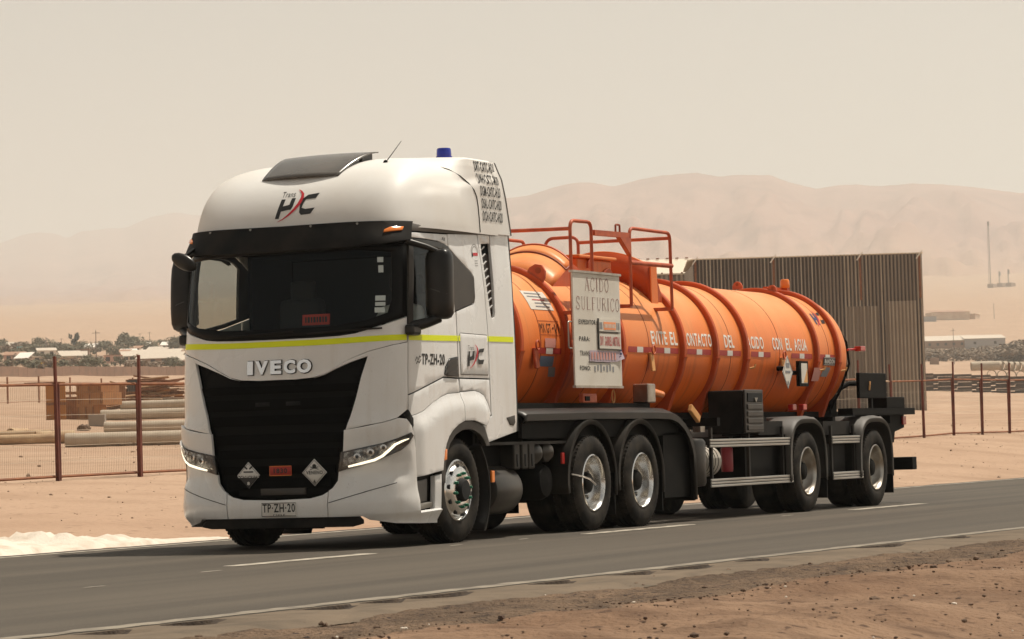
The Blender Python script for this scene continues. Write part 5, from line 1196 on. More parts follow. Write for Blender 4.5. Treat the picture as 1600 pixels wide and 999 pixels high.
def plaque(a0, a1, b0, b1, m, name, o=.006, th=.008):
    v0, v1 = bf(a0, b0, o), bf(a1, b1, o+th); mb = MB(); mb.box2(v0, v1); return mb.build(name, m, board)
p1 = plaque(.50, .955, .49, .60, 'sign_board', 'board_plaque'); plaque(.60, .86, .505, .575, 'amber', 'plaque_sticker', .015, .002)
p2 = plaque(.50, .955, .335, .47, 'sign_board', 'board_plaque')
for a in (p1, p2): pass
for t_, a0, a1 in (('DIV.', .52, .60), ('GABRIELA', .62, .785), ('MISTRAL', .80, .945)): letters((t_, .02), lambda a, b: bf(a, b, .016), a0, a1, .36, .445).build('plaque_word', 'print_red', p2)
for k in range(8): plaque(.615+.030*k, .632+.030*k, .522, .558, 'sign_board', 'sticker_mark', .018, .001)
for a0, a1 in ((.515, .53), (.54, .57), (.88, .90), (.915, .94)): plaque(a0, a1, .51, .57, 'label_grey', 'plaque_letter', .0145, .002)
plaque(.485, .50, .33, .605, 'dark_trim', 'plaque_frame', .006, .012); plaque(.50, .955, .478, .486, 'dark_trim', 'plaque_frame', .006, .012); plaque(.50, .955, .325, .333, 'dark_trim', 'plaque_frame', .006, .012)
# torn mauve sheet across the third line
q = []
for k in range(13):
    a = .30+.70*k/12; lift = .002+.03*max(0, (k-9)/3)**2; q.append([bf(a, .215+.012*math.sin(k*1.7)*.3+(.03*(k-9)/3 if k > 9 else 0), lift+.004), bf(a, .315, .005)])
mb = MB(); mb.strip(q); sh = mb.build('torn_sheet', 'print_mauve', board)
for k in range(9): plaque(.33+.062*k, .36+.062*k, .235, .30, 'label_pink', 'sheet_letter', .0095, .001)
plaque(.27, .74, .206, .212, 'letter_black', 'board_line', .004, .002)
for k in range(3): plaque(.93+.012*(k % 2), .985, .255+.03*k, .272+.03*k, 'print_blue', 'scribble', .012, .002)
for k in range(7): plaque(.40+.065*k, .43+.065*k, .125+.012*(k % 2), .175+.01*(k % 3), 'label_grey', 'worn_digit', .001, .001)
for sg in (.0,):
    for z in (2.75, 1.75): mb = MB(); mb.tube([(3.58, -.95, z), (3.58, -1.15, z)], .014, 6); mb.build('board_bracket', 'rail_orange', trailer); mb = MB(); mb.tube([(4.16, -.95, z), (4.16, -1.15, z)], .014, 6); mb.build('board_bracket', 'rail_orange', trailer)
mb = MB(); mb.tube(bend([(3.09, -1.15, 2.28), (3.0, -1.15, 2.28), (3.0, -1.15, 1.99), (3.09, -1.15, 1.99)], .03), .009, 6); mb.build('board_handle', 'steel_worn', trailer)
mb = MB(); mb.tube([(4.30+.04*math.cos(a), -1.10, 1.47+.07*math.sin(a)) for a in [2*math.pi*k/12 for k in range(12)]], .008, 5, closed=True); mb.build('cable_loop', 'strap_yellow', trailer, smooth=60)
# ------------------------------------------------------------------ trailer frame
for y in (-.55, .55):
    mb = MB(); mb.box2((2.2, y-.05, 1.10), (14.9, y+.05, 1.30)); mb.build('trailer_rail', 'chassis_black', trailer)
mb = MB(); mb.box2((1.95, -1.0, 1.33), (5.6, 1.0, 1.40)); mb.build('kingpin_plate', 'chassis_black', trailer)
for x in (6.2, 7.4, 9.0, 11.6, 14.0):
    mb = MB(); mb.box2((x, -1.12, 1.12), (x+.1, 1.12, 1.22)); mb.build('cross_member', 'chassis_black', trailer)
# valve block and lamps on the frame
mb = MB(); mb.box2((5.28, -1.12, 1.40), (5.50, -.92, 1.62), .015); vb = mb.build('valve_block', 'dusty_alloy', trailer)
mb = MB(); mb.tube([(5.50, -1.06, 1.53), (5.82, -1.06, 1.50)], [.05, .04], 12); mb.build('valve_handle', 'amber', vb, smooth=40)
mb = MB(); mb.box2((3.42, -1.12, 1.40), (3.80, -1.06, 1.50), .01); lb = mb.build('side_lamp', 'rail_orange', trailer); mb = MB(); mb.box2((3.46, -1.13, 1.42), (3.58, -1.115, 1.47)); mb.build('lamp_lens', 'chassis_black', lb)
mb = MB(); mb.box((6.52, -1.18, 1.27), (.30, .05, .09), Matrix.Rotation(.5, 3, 'Y'), .01); mb.build('reflector_strip', 'strap_yellow', trailer)
for x in (10.55, 10.95): mb = MB(); mb.box2((x, -.95, 1.31), (x+.14, -.88, 1.39), .01); mb.build('red_cap', 'red_lens', trailer)
# tool box with ribbed door end
bxm = MB(); bxm.box2((8.02, -1.222, 1.02), (8.62, -.76, 1.555), .02); tb = bxm.build('tool_box', 'black_plastic', trailer)
mb = MB(); mb.box2((8.03, -1.250, 1.03), (8.66, -1.222, 1.56), .012); dr = mb.build('tool_box_door', 'dark_trim', tb)
for k in range(4): mb = MB(); mb.box2((8.08, -1.268, 1.06+.085*k), (8.61, -1.250, 1.125+.085*k), .010); mb.build('door_rib', 'dark_trim', tb)
mb = MB(); mb.box2((8.10, -1.262, 1.41), (8.60, -1.250, 1.52), .008); mb.build('door_recess', 'hole_dark', tb); mb = MB(); mb.prism([(8.30, 1.46), (8.42, 1.46), (8.36, 1.40)], -1.272, -1.262, 'y'); mb.build('door_latch', 'steel_worn', tb)
# side guards of three-ribbed aluminium
def guard(x0, x1, z0):
    mb = MB(); mb.box2((x0, -1.225, z0), (x1, -1.195, z0+.105)); g_ = mb.build('side_guard', 'fender_black', trailer)
    for k in range(3): mb = MB(); mb.box2((x0, -1.245, z0+.004+.035*k), (x1, -1.226, z0+.032+.035*k), .006); mb.build('guard_rib', 'aluminium', g_)
for z0 in (.86, .385): guard(6.85, 9.68, z0); guard(11.22, 12.42, z0)
for x in (7.0, 8.25, 9.45, 11.30, 12.20):
    mb = MB(); mb.box2((x, -1.195, .40), (x+.05, -1.16, 1.10)); mb.build('guard_post', 'fender_black', trailer)
mb = MB(); mb.box2((8.75, -1.14, 1.0), (9.62, -.65, 1.17)); mb.build('under_box', 'black_plastic', trailer); mb = MB(); mb.box2((11.15, -1.14, .98), (12.2, -.65, 1.16)); mb.build('under_box', 'black_plastic', trailer)
mb = MB(); mb.lathe([(.0, 6.95), (.13, 6.97), (.19, 7.02), (.19, 7.46), (.13, 7.52), (.0, 7.54)], (0, -.95, .70), 'x', 24); at_ = mb.build('air_tank', 'air_tank_white', trailer, smooth=40)
for k in range(4): mb = MB(); mb.lathe([(.193, 7.05+.1*k), (.193, 7.065+.1*k)], (0, -.95, .70), 'x', 24); mb.build('tank_band', 'chassis_black', at_)
mb = MB(); mb.lathe([(.0, .40), (.14, .41), (.16, .45), (.16, .93), (.13, .97), (.0, .98)], (6.72, -1.06, 0), 'z', 24); mb.build('water_tank', 'tank_grey', trailer, smooth=40)
mb = MB(); mb.box2((6.78, -1.15, 1.05), (6.92, -1.05, 1.12)); mb.build('filler_cap', 'dusty_alloy', trailer)
mb = MB(); mb.lathe([(.0, .56), (.07, .56), (.075, .60), (.075, .84), (.05, .89), (.025, .91), (.025, .94), (.0, .94)], (8.0, -1.0, 0), 'z', 18); mb.build('fire_extinguisher', 'extinguisher_red', trailer, smooth=40)
mb = MB(); mb.box2((8.35, -1.1, .48), (9.55, -.7, .86)); mb.build('black_locker', 'chassis_black', trailer); mb = MB(); mb.box2((11.3, -1.1, .45), (12.1, -.7, .86)); mb.build('black_locker', 'chassis_black', trailer)
for y0 in (-.75, .45): mb = MB(); mb.box2((6.0, y0, .25), (6.14, y0+.14, 1.2)); mb.build('landing_leg', 'chassis_black', trailer)
# trailer wheels and big fenders
twl = wheel_proto('trailer_wheel', False, trailer, .29, 'dusty_alloy'); twl.location = (10.247-11.6, -1.095, .522)
for x, y, fl in ((12.973, -1.095, 0), (10.247, 1.095, 1), (12.973, 1.095, 1)):
    c = dup(twl, trailer, (x-11.6, y, .522)); c.rotation_euler = (0, 0, math.pi if fl else 0)
for x in (10.247, 12.973):
    for y in (-.765, .765): inner_tyre(trailer, x, y)
    mb = MB(); mb.tube([(x, -.95, .52), (x, .95, .52)], .09, 12); mb.build('trailer_axle', 'chassis_black', trailer)
    for sg in (-1, 1):
        q = []
        for k in range(27):
            a = R(-8+196*k/26); e = 3.2; rx, rz = .70, .705
            ca, sa = math.cos(a), math.sin(a); px = x+rx*abs(ca)**(2/e)*(1 if ca > 0 else -1); pz = .52+rz*(abs(sa)**(2/e) if sa > 0 else -abs(sa))
            wv = .006*(1 if k % 2 else -1) if 8 < k < 20 else 0
            q.append([Vector((px-.07*ca, sg*1.262, pz-.085*max(0, sa)-.0)), Vector((px-.005*ca, sg*1.262, pz-.03)), Vector((px, sg*1.225, pz+wv)), Vector((px, sg*.9, pz+wv)), Vector((px, sg*.60, pz))])
        mb = MB(); mb.strip(q); mb.build('wheel_fender', 'fender_grey', trailer, smooth=45, solid=.012)
        mb = MB(); mb.box2((x+.70, sg*1.24, .16), (x+.72, sg*.62, .62)); mb.build('mudflap', 'black_plastic', trailer)
        mb = MB(); mb.box2((x-.72, sg*1.20, .45), (x-.69, sg*.62, 1.0)); mb.build('fender_stay', 'black_plastic', trailer)
# placards on the near flank
def side_plate(poly, y, m, name, par=None, th=.006):
    mb = MB(); mb.prism(poly, y, y-th, 'y'); return mb.build(name, m, par or trailer)
cx, cz = 10.19, 1.80
pd = side_plate([(cx, cz+.215), (cx+.19, cz), (cx, cz-.215), (cx-.19, cz)], -1.02, 'sign_board', 'hazard_placard'); pd['label'] = 'cream diamond hazard placard on the tank flank'
for a, b in (((cx, cz+.20), (cx+.175, cz)), ((cx+.175, cz), (cx, cz-.20)), ((cx, cz-.20), (cx-.175, cz)), ((cx-.175, cz), (cx, cz+.20))):
    ribbon([a, b], .012, lambda x, z, o: Vector((x, -1.028-o, z)), .001).build('placard_rim', 'label_grey', pd)
side_plate([(cx-.06, cz+.06), (cx+.06, cz+.06), (cx+.05, cz+.12), (cx-.05, cz+.12)], -1.0265, 'label_grey', 'placard_mark', pd, .003); side_plate([(cx-.09, cz-.01), (cx+.09, cz-.01), (cx+.09, cz+.02), (cx-.09, cz+.02)], -1.0265, 'label_grey', 'placard_mark', pd, .003)
side_plate([(cx-.02, cz-.16), (cx+.02, cz-.16), (cx+.02, cz-.11), (cx-.02, cz-.11)], -1.0265, 'label_grey', 'placard_mark', pd, .003)
mb = MB(); mb.tube([(cx, -.88, cz+.05), (cx, -1.02, cz+.05)], .03, 8); mb.build('placard_stalk', 'chassis_black', trailer)
dh = side_plate([(10.57, 1.62), (10.90, 1.62), (10.90, 1.95), (10.57, 1.95)], -1.0, 'chassis_black', 'document_holder', None, .05); side_plate([(10.63, 1.66), (10.85, 1.66), (10.85, 1.92), (10.63, 1.92)], -1.05, 'sign_board', 'holder_paper', dh, .004)
side_plate([(10.70, 1.67), (10.85, 1.67), (10.85, 1.85)], -1.0545, 'strap_yellow', 'paper_print', dh, .002); mb = MB(); mb.tube([(10.75, -.85, 1.8), (10.75, -1.02, 1.8)], .03, 8); mb.build('holder_stalk', 'chassis_black', trailer)
# rear end: beacon, hoses, panel, lamps, underrun
mb = MB(); mb.lathe([(.06, 0), (.068, .015), (.064, .10), (.05, .12), (.0, .125)], (13.4-.55, -.05, 3.02), 'z', 18); bc_ = mb.build('amber_beacon', 'amber', trailer, smooth=40)
mb = MB(); mb.box2((12.80, -.10, 2.86), (12.90, 0, 3.02)); mb.box2((12.2, -.03, 2.96), (12.85, .03, 3.02)); mb.build('beacon_post', 'ring_orange', bc_)
mb = MB(); mb.tube([(12.75, -.16, 2.95), (13.05, -.35, 2.82), (13.12, -.62, 2.58), (13.17, -.80, 2.25), (13.15, -.84, 1.95), (13.05, -.74, 1.6), (12.98, -.60, 1.32)], .018, 6); mb.build('rear_hose', 'chassis_black', trailer, smooth=60)
mb = MB(); mb.tube([(13.05, -.86, 2.14), (13.30, -.90, 2.15)], .018, 6); mb.box2((13.26, -.98, 2.12), (13.46, -.88, 2.19), .01); mb.build('rear_marker', 'red_lens', trailer)
mb = MB(); mb.box2((12.95, -.62, 1.28), (13.2, .62, 1.6)); mb.tube([(13.05, -.6, 1.55), (13.35, -.75, 1.68), (13.75, -.9, 1.68)], .035, 8); mb.build('rear_bracket', 'chassis_black', trailer)
mb = MB(); mb.box2((13.0, -1.03, 1.47), (14.15, -.98, 1.82), .01); pn = mb.build('rear_side_panel', 'chassis_black', trailer); mb = MB(); mb.box2((13.52, -1.02, 1.2), (13.58, -.97, 1.47)); mb.build('panel_post', 'chassis_black', pn)
mb = MB(); mb.tube([(13.36, -1.045, 1.58), (13.38, -1.05, 1.66), (13.40, -1.045, 1.70)], .012, 6); mb.build('panel_hook', 'strap_yellow', pn)
mb = MB(); mb.box2((14.15, -1.03, 1.33), (14.95, -.75, 1.49), .01); mb.build('rear_box', 'chassis_black', trailer)
mb = MB(); mb.box2((12.3, -1.16, 1.24), (15.0, -.95, 1.33)); mb.build('rear_side_beam', 'chassis_black', trailer)
mb = MB(); mb.prism([(13.9, .85), (14.5, .85), (14.55, 1.0), (14.98, 1.06), (14.98, 1.24), (13.9, 1.24)], -1.0, 1.0, 'y'); mb.build('rear_frame', 'chassis_black', trailer)
mb = MB(); mb.box2((14.86, -1.03, 1.10), (15.0, -1.0, 1.22), .01); mb.build('tail_lamp', 'red_lens', trailer)
mb = MB(); mb.box2((14.75, -1.18, .46), (14.95, 1.18, .64), .01); mb.build('underrun_bar', 'chassis_black', trailer)
for y in (-.6, .6): mb = MB(); mb.box2((14.6, y-.05, .5), (14.75, y+.05, 1.1)); mb.build('underrun_arm', 'chassis_black', trailer)
# ------------------------------------------------------------------ things beyond the road
mat('post_red', lin(.165, .045, .028), .75, col2=lin(.10, .032, .022), scale=4)
mat('rust', lin(.26, .105, .045), .85, col2=lin(.17, .065, .032), scale=5)
mat('rust_pale', lin(.55, .44, .33), .8, col2=lin(.40, .28, .19), scale=4)
mat('mesh_wire', lin(.36, .28, .20), .7)
mat('concrete_pipe', lin(.40, .33, .25), .85, col2=lin(.47, .40, .31), scale=1.5, bump=.3, bscale=12)
mat('old_pipe', lin(.50, .36, .22), .9, col2=lin(.38, .25, .15), scale=2)
mat('plywood', lin(.42, .205, .085), .8, col2=lin(.34, .16, .07), scale=2); mat('plywood_dark', lin(.30, .135, .06), .8, col2=lin(.22, .10, .05), scale=3); mat('ochre_board', lin(.44, .19, .055), .8)
mat('timber', lin(.30, .15, .075), .85, col2=lin(.20, .095, .05), scale=6); mat('timber_pale', lin(.48, .30, .17), .85); mat('grey_block', lin(.30, .26, .22), .9)
mat('wall_block', lin(.27, .165, .115), .9, col2=lin(.22, .14, .10), scale=.6)
mat('zinc_groove_shade', lin(.075, .055, .040), .8, col2=lin(.045, .032, .024), scale=.4)  # darker zinc that puts the shade between the ribs into the colour
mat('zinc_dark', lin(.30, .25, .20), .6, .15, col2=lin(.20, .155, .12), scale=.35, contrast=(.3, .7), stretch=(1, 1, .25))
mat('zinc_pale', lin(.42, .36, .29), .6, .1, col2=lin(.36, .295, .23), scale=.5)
mat('zinc_pale_groove_shade', lin(.20, .16, .12), .7)  # same painted-in groove shade for the paler sheets
mat('zinc_roof', lin(.70, .60, .46), .55); mat('sleeper_wood', lin(.060, .042, .033), .9, col2=lin(.10, .068, .05), scale=.6)
mat('house_cream', lin(.66, .54, .42), .9, col2=lin(.56, .42, .32), scale=.2); mat('house_pink', lin(.58, .36, .29), .9); mat('house_white', lin(.78, .73, .66), .8); mat('house_brown', lin(.27, .18, .13), .9); mat('house_grey', lin(.33, .33, .34), .8); mat('window_dark', lin(.05, .045, .045), .4)
mat('roof_zinc', lin(.56, .48, .39), .6); mat('roof_rust', lin(.34, .19, .12), .8); mat('tarp_teal', lin(.12, .42, .48), .7); mat('yellow_body', lin(.60, .42, .10), .6)
mat('foliage', lin(.115, .110, .062), .8, col2=lin(.16, .135, .08), scale=.5); mat('foliage_dry', lin(.20, .145, .10), .85, col2=lin(.26, .19, .13), scale=.4); mat('foliage_dark', lin(.035, .045, .035), .8); mat('bark', lin(.10, .07, .05), .9); mat('mast_grey', lin(.16, .13, .12), .7)
def spot(u, D, dz=0.0):
    """ground point on bearing u (tangent units of the view) at range D metres"""
    l = (u-800)/5008*D; x = -28.728+.9063*D+.4226*l; y = -15.282+.4226*D-.9063*l; return Vector((x, y, ground_z(x, y)+dz))
AX_ = Vector((.4226, -.9063, 0)); DX_ = Vector((.9063, .4226, 0)); RZ = math.atan2(AX_.y, AX_.x)        # across and away from the viewpoint
# ---- steel mesh fence along the far shoulder
F0 = 17.2-2.41*3; NP = 31
fy = lambda x: 15.6-.053*x
fence = tag(empty('mesh_fence', (F0, fy(F0), terrain(F0, fy(F0)))), 'rusty red wire mesh fence with tall posts running along the far verge', 'fence')
pts_ = [Vector((F0+2.41*k, fy(F0+2.41*k), 0)) for k in range(NP)]
for p_ in pts_: p_.z = ground_z(p_.x, p_.y)
fr = random.Random(5)
for i, p_ in enumerate(pts_):
    lean = Vector((fr.uniform(-.02, .02), fr.uniform(-.02, .02), 0)); h = 2.12+fr.uniform(-.03, .03)
    mb = MB(); mb.prism([(p_.x-.022, p_.y-.022), (p_.x+.022, p_.y-.022), (p_.x+.022, p_.y-.014), (p_.x-.014, p_.y-.014), (p_.x-.014, p_.y+.022), (p_.x-.022, p_.y+.022)], p_.z-.1, p_.z+h, 'z')
    mb.v = [(v[0]+lean.x*(v[2]-p_.z), v[1]+lean.y*(v[2]-p_.z), v[2]) for v in mb.v]; mb.build('post', 'post_red', fence)
    for dx in (.125, .01):
        mb = MB(); mb.box2((p_.x+dx-.015, p_.y+.03, p_.z-.06), (p_.x+dx+.015, p_.y+.06, p_.z+1.64)); mb.build('panel_stile', 'post_red', fence)
    if i+1 < NP:
        q_ = pts_[i+1]; a = p_+Vector((.115, .05, 0)); b = q_+Vector((-.02, .05, 0)); n_ = b-a
        for zz, m_ in ((1.62, 'rust_pale' if i == 18 else 'rust'), (.06, 'rust')):
            mb = MB(); mb.tube([a+Vector((0, 0, zz)), b+Vector((0, 0, zz))], .024, 4); mb.build('rail', m_, fence)
        mb = MB()
        if i < 15 or i == 17:
            for k in range(1, 44): c_ = a+n_*(k/44); mb.tube([c_+Vector((0, 0, .06)), c_+Vector((0, 0, 1.62))], .0022, 3, cap=False)
            for k in range(1, 6): zz = .06+1.56*k/6; mb.tube([a+Vector((0, 0, zz)), b+Vector((0, 0, zz))], .0045, 3, cap=False)
        else:
            for k in range(1, 5): zz = .06+1.56*k/5; mb.tube([a+Vector((0, 0, zz)), b+Vector((0, 0, zz))], .0035, 3, cap=False)
        tag(mb.build('wire_mesh', 'mesh_wire', fence, fix=False), kind='stuff')
# ---- concrete pipes
def pipe(u, D, ln, r, label, m='concrete_pipe', ang=0.0, lift=0.0, hollow=.82, grp='concrete pipes lying in the yard'):
    a = spot(u, D); ax = Matrix.Rotation(ang, 3, 'Z') @ AX_; e = ax.cross(Vector((0, 0, 1))); base = a+Vector((0, 0, r*.92+lift)); mb = MB(); secs = []; N = 24
    for s_, rr in ((0, r*1.0), (.10, r*1.05), (.35, r*1.05), (.42, r), (ln, r), (ln, r*hollow), (.3, r*hollow), (0, r*hollow)):
        secs.append([base+ax*s_+(e*math.cos(2*math.pi*k/N)+Vector((0, 0, 1))*math.sin(2*math.pi*k/N))*rr for k in range(N)])
    mb.strip(secs+[secs[0]], closed=True); return tag(mb.build('concrete_pipe' if m == 'concrete_pipe' else 'old_pipe', m, smooth=40), label, 'pipe', grp)
pipe(97, 126, 9.5, .285, 'long grey concrete pipe lying nearest the fence')
pipe(158, 151, 8.5, .27, 'grey concrete pipe second from the fence')
pipe(153, 181, 9.5, .30, 'grey concrete pipe third from the fence, beside the wooden crates')
pipe(184, 232, 8.5, .32, 'grey concrete pipe fourth from the fence')
pipe(212, 290, 8.0, .28, 'farthest grey concrete pipe below the timber pile')
pipe(-60, 128, 3.7, .20, 'sand-coloured old pipe lying at the left end of the yard', 'old_pipe', .04, grp='old pipes at the left of the yard')
pipe(-70, 134, 3.9, .19, 'sand-coloured old pipe behind the leftmost one', 'old_pipe', -.05, grp='old pipes at the left of the yard')
pipe(50, 131, 1.6, .26, 'short old pipe piece with a dark open end', 'old_pipe', .35, grp='old pipes at the left of the yard')
pipe(11, 146, 1.5, .24, 'half-buried old pipe showing its dark round mouth', 'old_pipe', 1.25, -.18, grp='old pipes at the left of the yard')
# ---- crates, boards and timber
def crate(u, D, w_, d_, h_, z0, ang, label, m, ribs=True):
    c_ = spot(u, D); r_ = empty('wooden_crate', (c_.x, c_.y, c_.z+z0), RZ+ang)
    mb = MB(); mb.box((0, 0, h_/2), (w_, d_, h_)); mb.build('crate_box', m, r_, local=True)
    if ribs:
        for x in (-w_*.42, 0, w_*.42): mb = MB(); mb.box((x, -d_/2-.015, h_/2), (.09, .03, h_)); mb.build('batten', 'plywood_dark', r_, local=True)
        for z in (.05, h_-.05): mb = MB(); mb.box((0, -d_/2-.04, z), (w_, .025, .09)); mb.build('batten', m, r_, local=True)
    return tag(r_, label, 'crate', 'wooden crates in the yard')
crate(139, 184, 1.25, 1.1, .80, 0, -.55, 'brown plywood crate at the bottom of the crate stack', 'plywood')
crate(151, 184, 2.0, 1.6, .72, .82, -.60, 'wide plywood crate in the middle of the crate stack', 'plywood')
crate(149, 185, 1.95, 1.5, .46, 1.56, -.62, 'low plywood crate on top of the crate stack', 'plywood')
crate(113, 188, 1.0, .9, 1.3, 0, -.4, 'dark brown crate left of the crate stack', 'plywood_dark')
crate(178, 196, 1.1, .9, .95, .9, .1, 'reddish crate right of the crate stack', 'plywood_dark')
crate(205, 205, .75, .7, .72, 1.5, 0, 'small dark crate in front of the timber pile', 'window_dark', False)
crate(108, 200, 2.4, .8, .16, 1.35, .05, 'flat brown pallet lying left of the crates', 'plywood_dark', False)
c_ = spot(83, 186); r_ = tag(empty('ochre_hoarding', c_, RZ), 'upright ochre board with a horizontal beam at its head', 'board')
mb = MB(); mb.box((0, 0, 1.1), (1.15, .10, 2.2)); mb.build('board', 'ochre_board', r_, local=True); mb = MB(); mb.box((-.75, -.07, 2.15), (2.1, .10, .14)); mb.build('beam', 'rust', r_, local=True); mb = MB(); mb.box((.05, -.06, .95), (1.2, .04, .16)); mb.build('beam', 'timber', r_, local=True)
c_ = spot(147, 166); mb = MB(); mb.box(c_+Vector((0, 0, .28)), (.85, .6, .6), Matrix.Rotation(RZ, 3, 'Z'), .03); tag(mb.build('concrete_block', 'grey_block'), 'grey concrete block in front of the crates', 'block')
mb = MB(); c_ = spot(125, 160)
for k in range(7): rock(mb, c_.x+.25*math.cos(k*2), c_.y+.25*math.sin(k*2)*.6, c_.z+.03*k, .22, fr)
tag(mb.build('rubble_heap', 'dark_stone', fix=False), 'small dark rubble heap beside the concrete block', 'rubble', kind='stuff')
c_ = spot(232, 238); tp = tag(empty('timber_pile', c_), 'heap of loose brown planks behind the pipes', 'timber')
for k in range(120):
    lv = fr.random(); ln = fr.uniform(1.6, 4.6); a = fr.gauss(0, .35); tilt = fr.gauss(0, .10)
    off = AX_*fr.gauss(0, 1.5)*(1.1-lv*.6)+DX_*fr.uniform(-.8, .8); ctr = c_+off+Vector((0, 0, .15+2.35*lv*max(.15, 1-abs(off.dot(AX_))/5.2)))
    rot = Matrix.Rotation(RZ+a, 3, 'Z') @ Matrix.Rotation(tilt, 3, 'Y') @ Matrix.Rotation(fr.uniform(-.5, .5), 3, 'X')
    mb = MB(); mb.box(ctr, (ln, fr.uniform(.10, .22), fr.uniform(.04, .10)), rot); mb.build('plank', fr.choice(('timber', 'timber', 'plywood_dark', 'timber_pale', 'plywood', 'rust')), tp)
# ---- second fence and long block wall
f2 = tag(empty('yard_fence', spot(8, 288)), 'low wire fence across the far side of the yard', 'fence'); prev = None
for k in range(-2, 8):
    p_ = spot(8+49*k, 288+9*k); mb = MB(); mb.box2((p_.x-.06, p_.y-.06, p_.z-.1), (p_.x+.06, p_.y+.06, p_.z+2.45)); mb.build('post', 'rust', f2)
    if prev is not None:
        for zz in (.15, 2.0): mb = MB(); mb.tube([prev+Vector((0, 0, zz)), p_+Vector((0, 0, zz))], .02, 4); mb.build('rail', 'rust', f2)
        mb = MB()
        for j in range(1, 24): c_ = prev+(p_-prev)*(j/24); mb.tube([c_+Vector((0, 0, .15)), c_+Vector((0, 0, 2.0))], .006, 3, cap=False)
        tag(mb.build('wire_mesh', 'mesh_wire', f2, fix=False), kind='stuff')
    prev = p_
bw = tag(empty('block_wall', spot(0, 532)), 'long low brown block wall in front of the distant town', 'wall'); prev = None
for k in range(34):
    u = -70+13.6*k; D = 525+92*(u+70)/355; p_ = spot(u, D)
    if prev is not None:
        d_ = p_-prev; c_ = (p_+prev)/2; mb = MB(); mb.box((c_.x, c_.y, c_.z+.65), (d_.length*.985, .2, 2.1+.05*fr.uniform(-1, 1)), Matrix.Rotation(math.atan2(d_.y, d_.x), 3, 'Z')); mb.build('wall_panel', 'wall_block', bw)
    prev = p_
# ---- trees and scrub: crowns of many small leaf faces
def crown_mesh(name, seed, m, shape):
    rg = random.Random(seed); mb = MB()
    blobs = [(rg.gauss(0, .32), rg.gauss(0, .32), shape[0]+rg.uniform(0, shape[1]), rg.uniform(.22, .42)) for _ in range(11)]
    for bx, by, bz, br in blobs:
        for _ in range(46):
            d_ = Vector((rg.gauss(0, 1), rg.gauss(0, 1), rg.gauss(0, 1))).normalized(); p_ = Vector((bx, by, bz))+d_*br*rg.uniform(.55, 1.05)
            n_ = (d_+Vector((rg.uniform(-.7, .7), rg.uniform(-.7, .7), rg.uniform(-.2, .9)))).normalized(); t_ = n_.orthogonal().normalized(); b_ = n_.cross(t_); s_ = rg.uniform(.05, .10)
            mb.add([p_-t_*s_-b_*s_*.6, p_+t_*s_-b_*s_*.6, p_+t_*s_+b_*s_*.6, p_-t_*s_+b_*s_*.6], [(0, 1, 2, 3)])
    o = mb.build(name, m, fix=False); me = o.data; bpy.data.objects.remove(o); return me
crowns = [crown_mesh('crown', 20+i, m_, sh_) for i, (m_, sh_) in enumerate((('foliage', (.45, .55)), ('foliage', (.35, .6)), ('foliage_dry', (.25, .6)), ('foliage_dry', (.4, .5)), ('foliage', (.3, .7)), ('foliage_dark', (.3, 1.0))))]
tb_ = MB(); tb_.tube([(0, 0, -.05), (.02, 0, .3), (0, .02, .6)], [.045, .035, .02], 7); tb_.tube([(.01, 0, .3), (.18, .05, .55)], [.025, .012], 5); tb_.tube([(.01, 0, .35), (-.15, -.08, .6)], [.022, .01], 5); to_ = tb_.build('trunk', 'bark'); TRUNK = to_.data; bpy.data.objects.remove(to_)
def tree(u, D, h, kind, label, grp, wide=1.0):
    c_ = spot(u, D); r_ = empty('tree', c_, fr.uniform(0, 6.28)); r_.scale = (h*wide, h*wide, h)
    o = bpy.data.objects.new('trunk', TRUNK); link(o, r_); o = bpy.data.objects.new('crown', crowns[kind]); link(o, r_); return tag(r_, label, 'tree', grp)
part_ = lambda u: 'left' if u < 95 else 'middle' if u < 190 else 'right'
for k in range(130):
    D = fr.uniform(640, 1250); u = fr.uniform(-60, 340); kd = fr.choice((0, 1, 2, 3, 4, 4)); lb_ = ('dry brown' if kd in (2, 3) else 'dusty green')+(' tree close behind the block wall, ' if D < 850 else ' tree deep in the distant town, ' if D < 1050 else ' tree on the far skyline of the town, ')+part_(u)+' part'
    tree(u, D, fr.uniform(1.7, 3.1)*(1.1 if D > 1000 else .75), kd, lb_, lb_, fr.uniform(1.0, 1.7))
tree(192, 1210, 5.4, 1, 'tallest rounded green tree of the distant town, right of the tall pole', 'tall trees of the town', 1.1); tree(206, 1215, 4.3, 4, 'broad green tree right beside the tallest town tree', 'tall trees of the town', 1.3)
tree(116, 1180, 4.8, 5, 'dark pointed cypress-like tree standing above the town', 'tall trees of the town', .55); tree(270, 1200, 4.4, 0, 'green tree nearest the truck cab at the far town edge', 'tall trees of the town', 1.1); tree(58, 1220, 3.9, 4, 'small rounded tree above the town roofs at the left', 'tall trees of the town', .8)
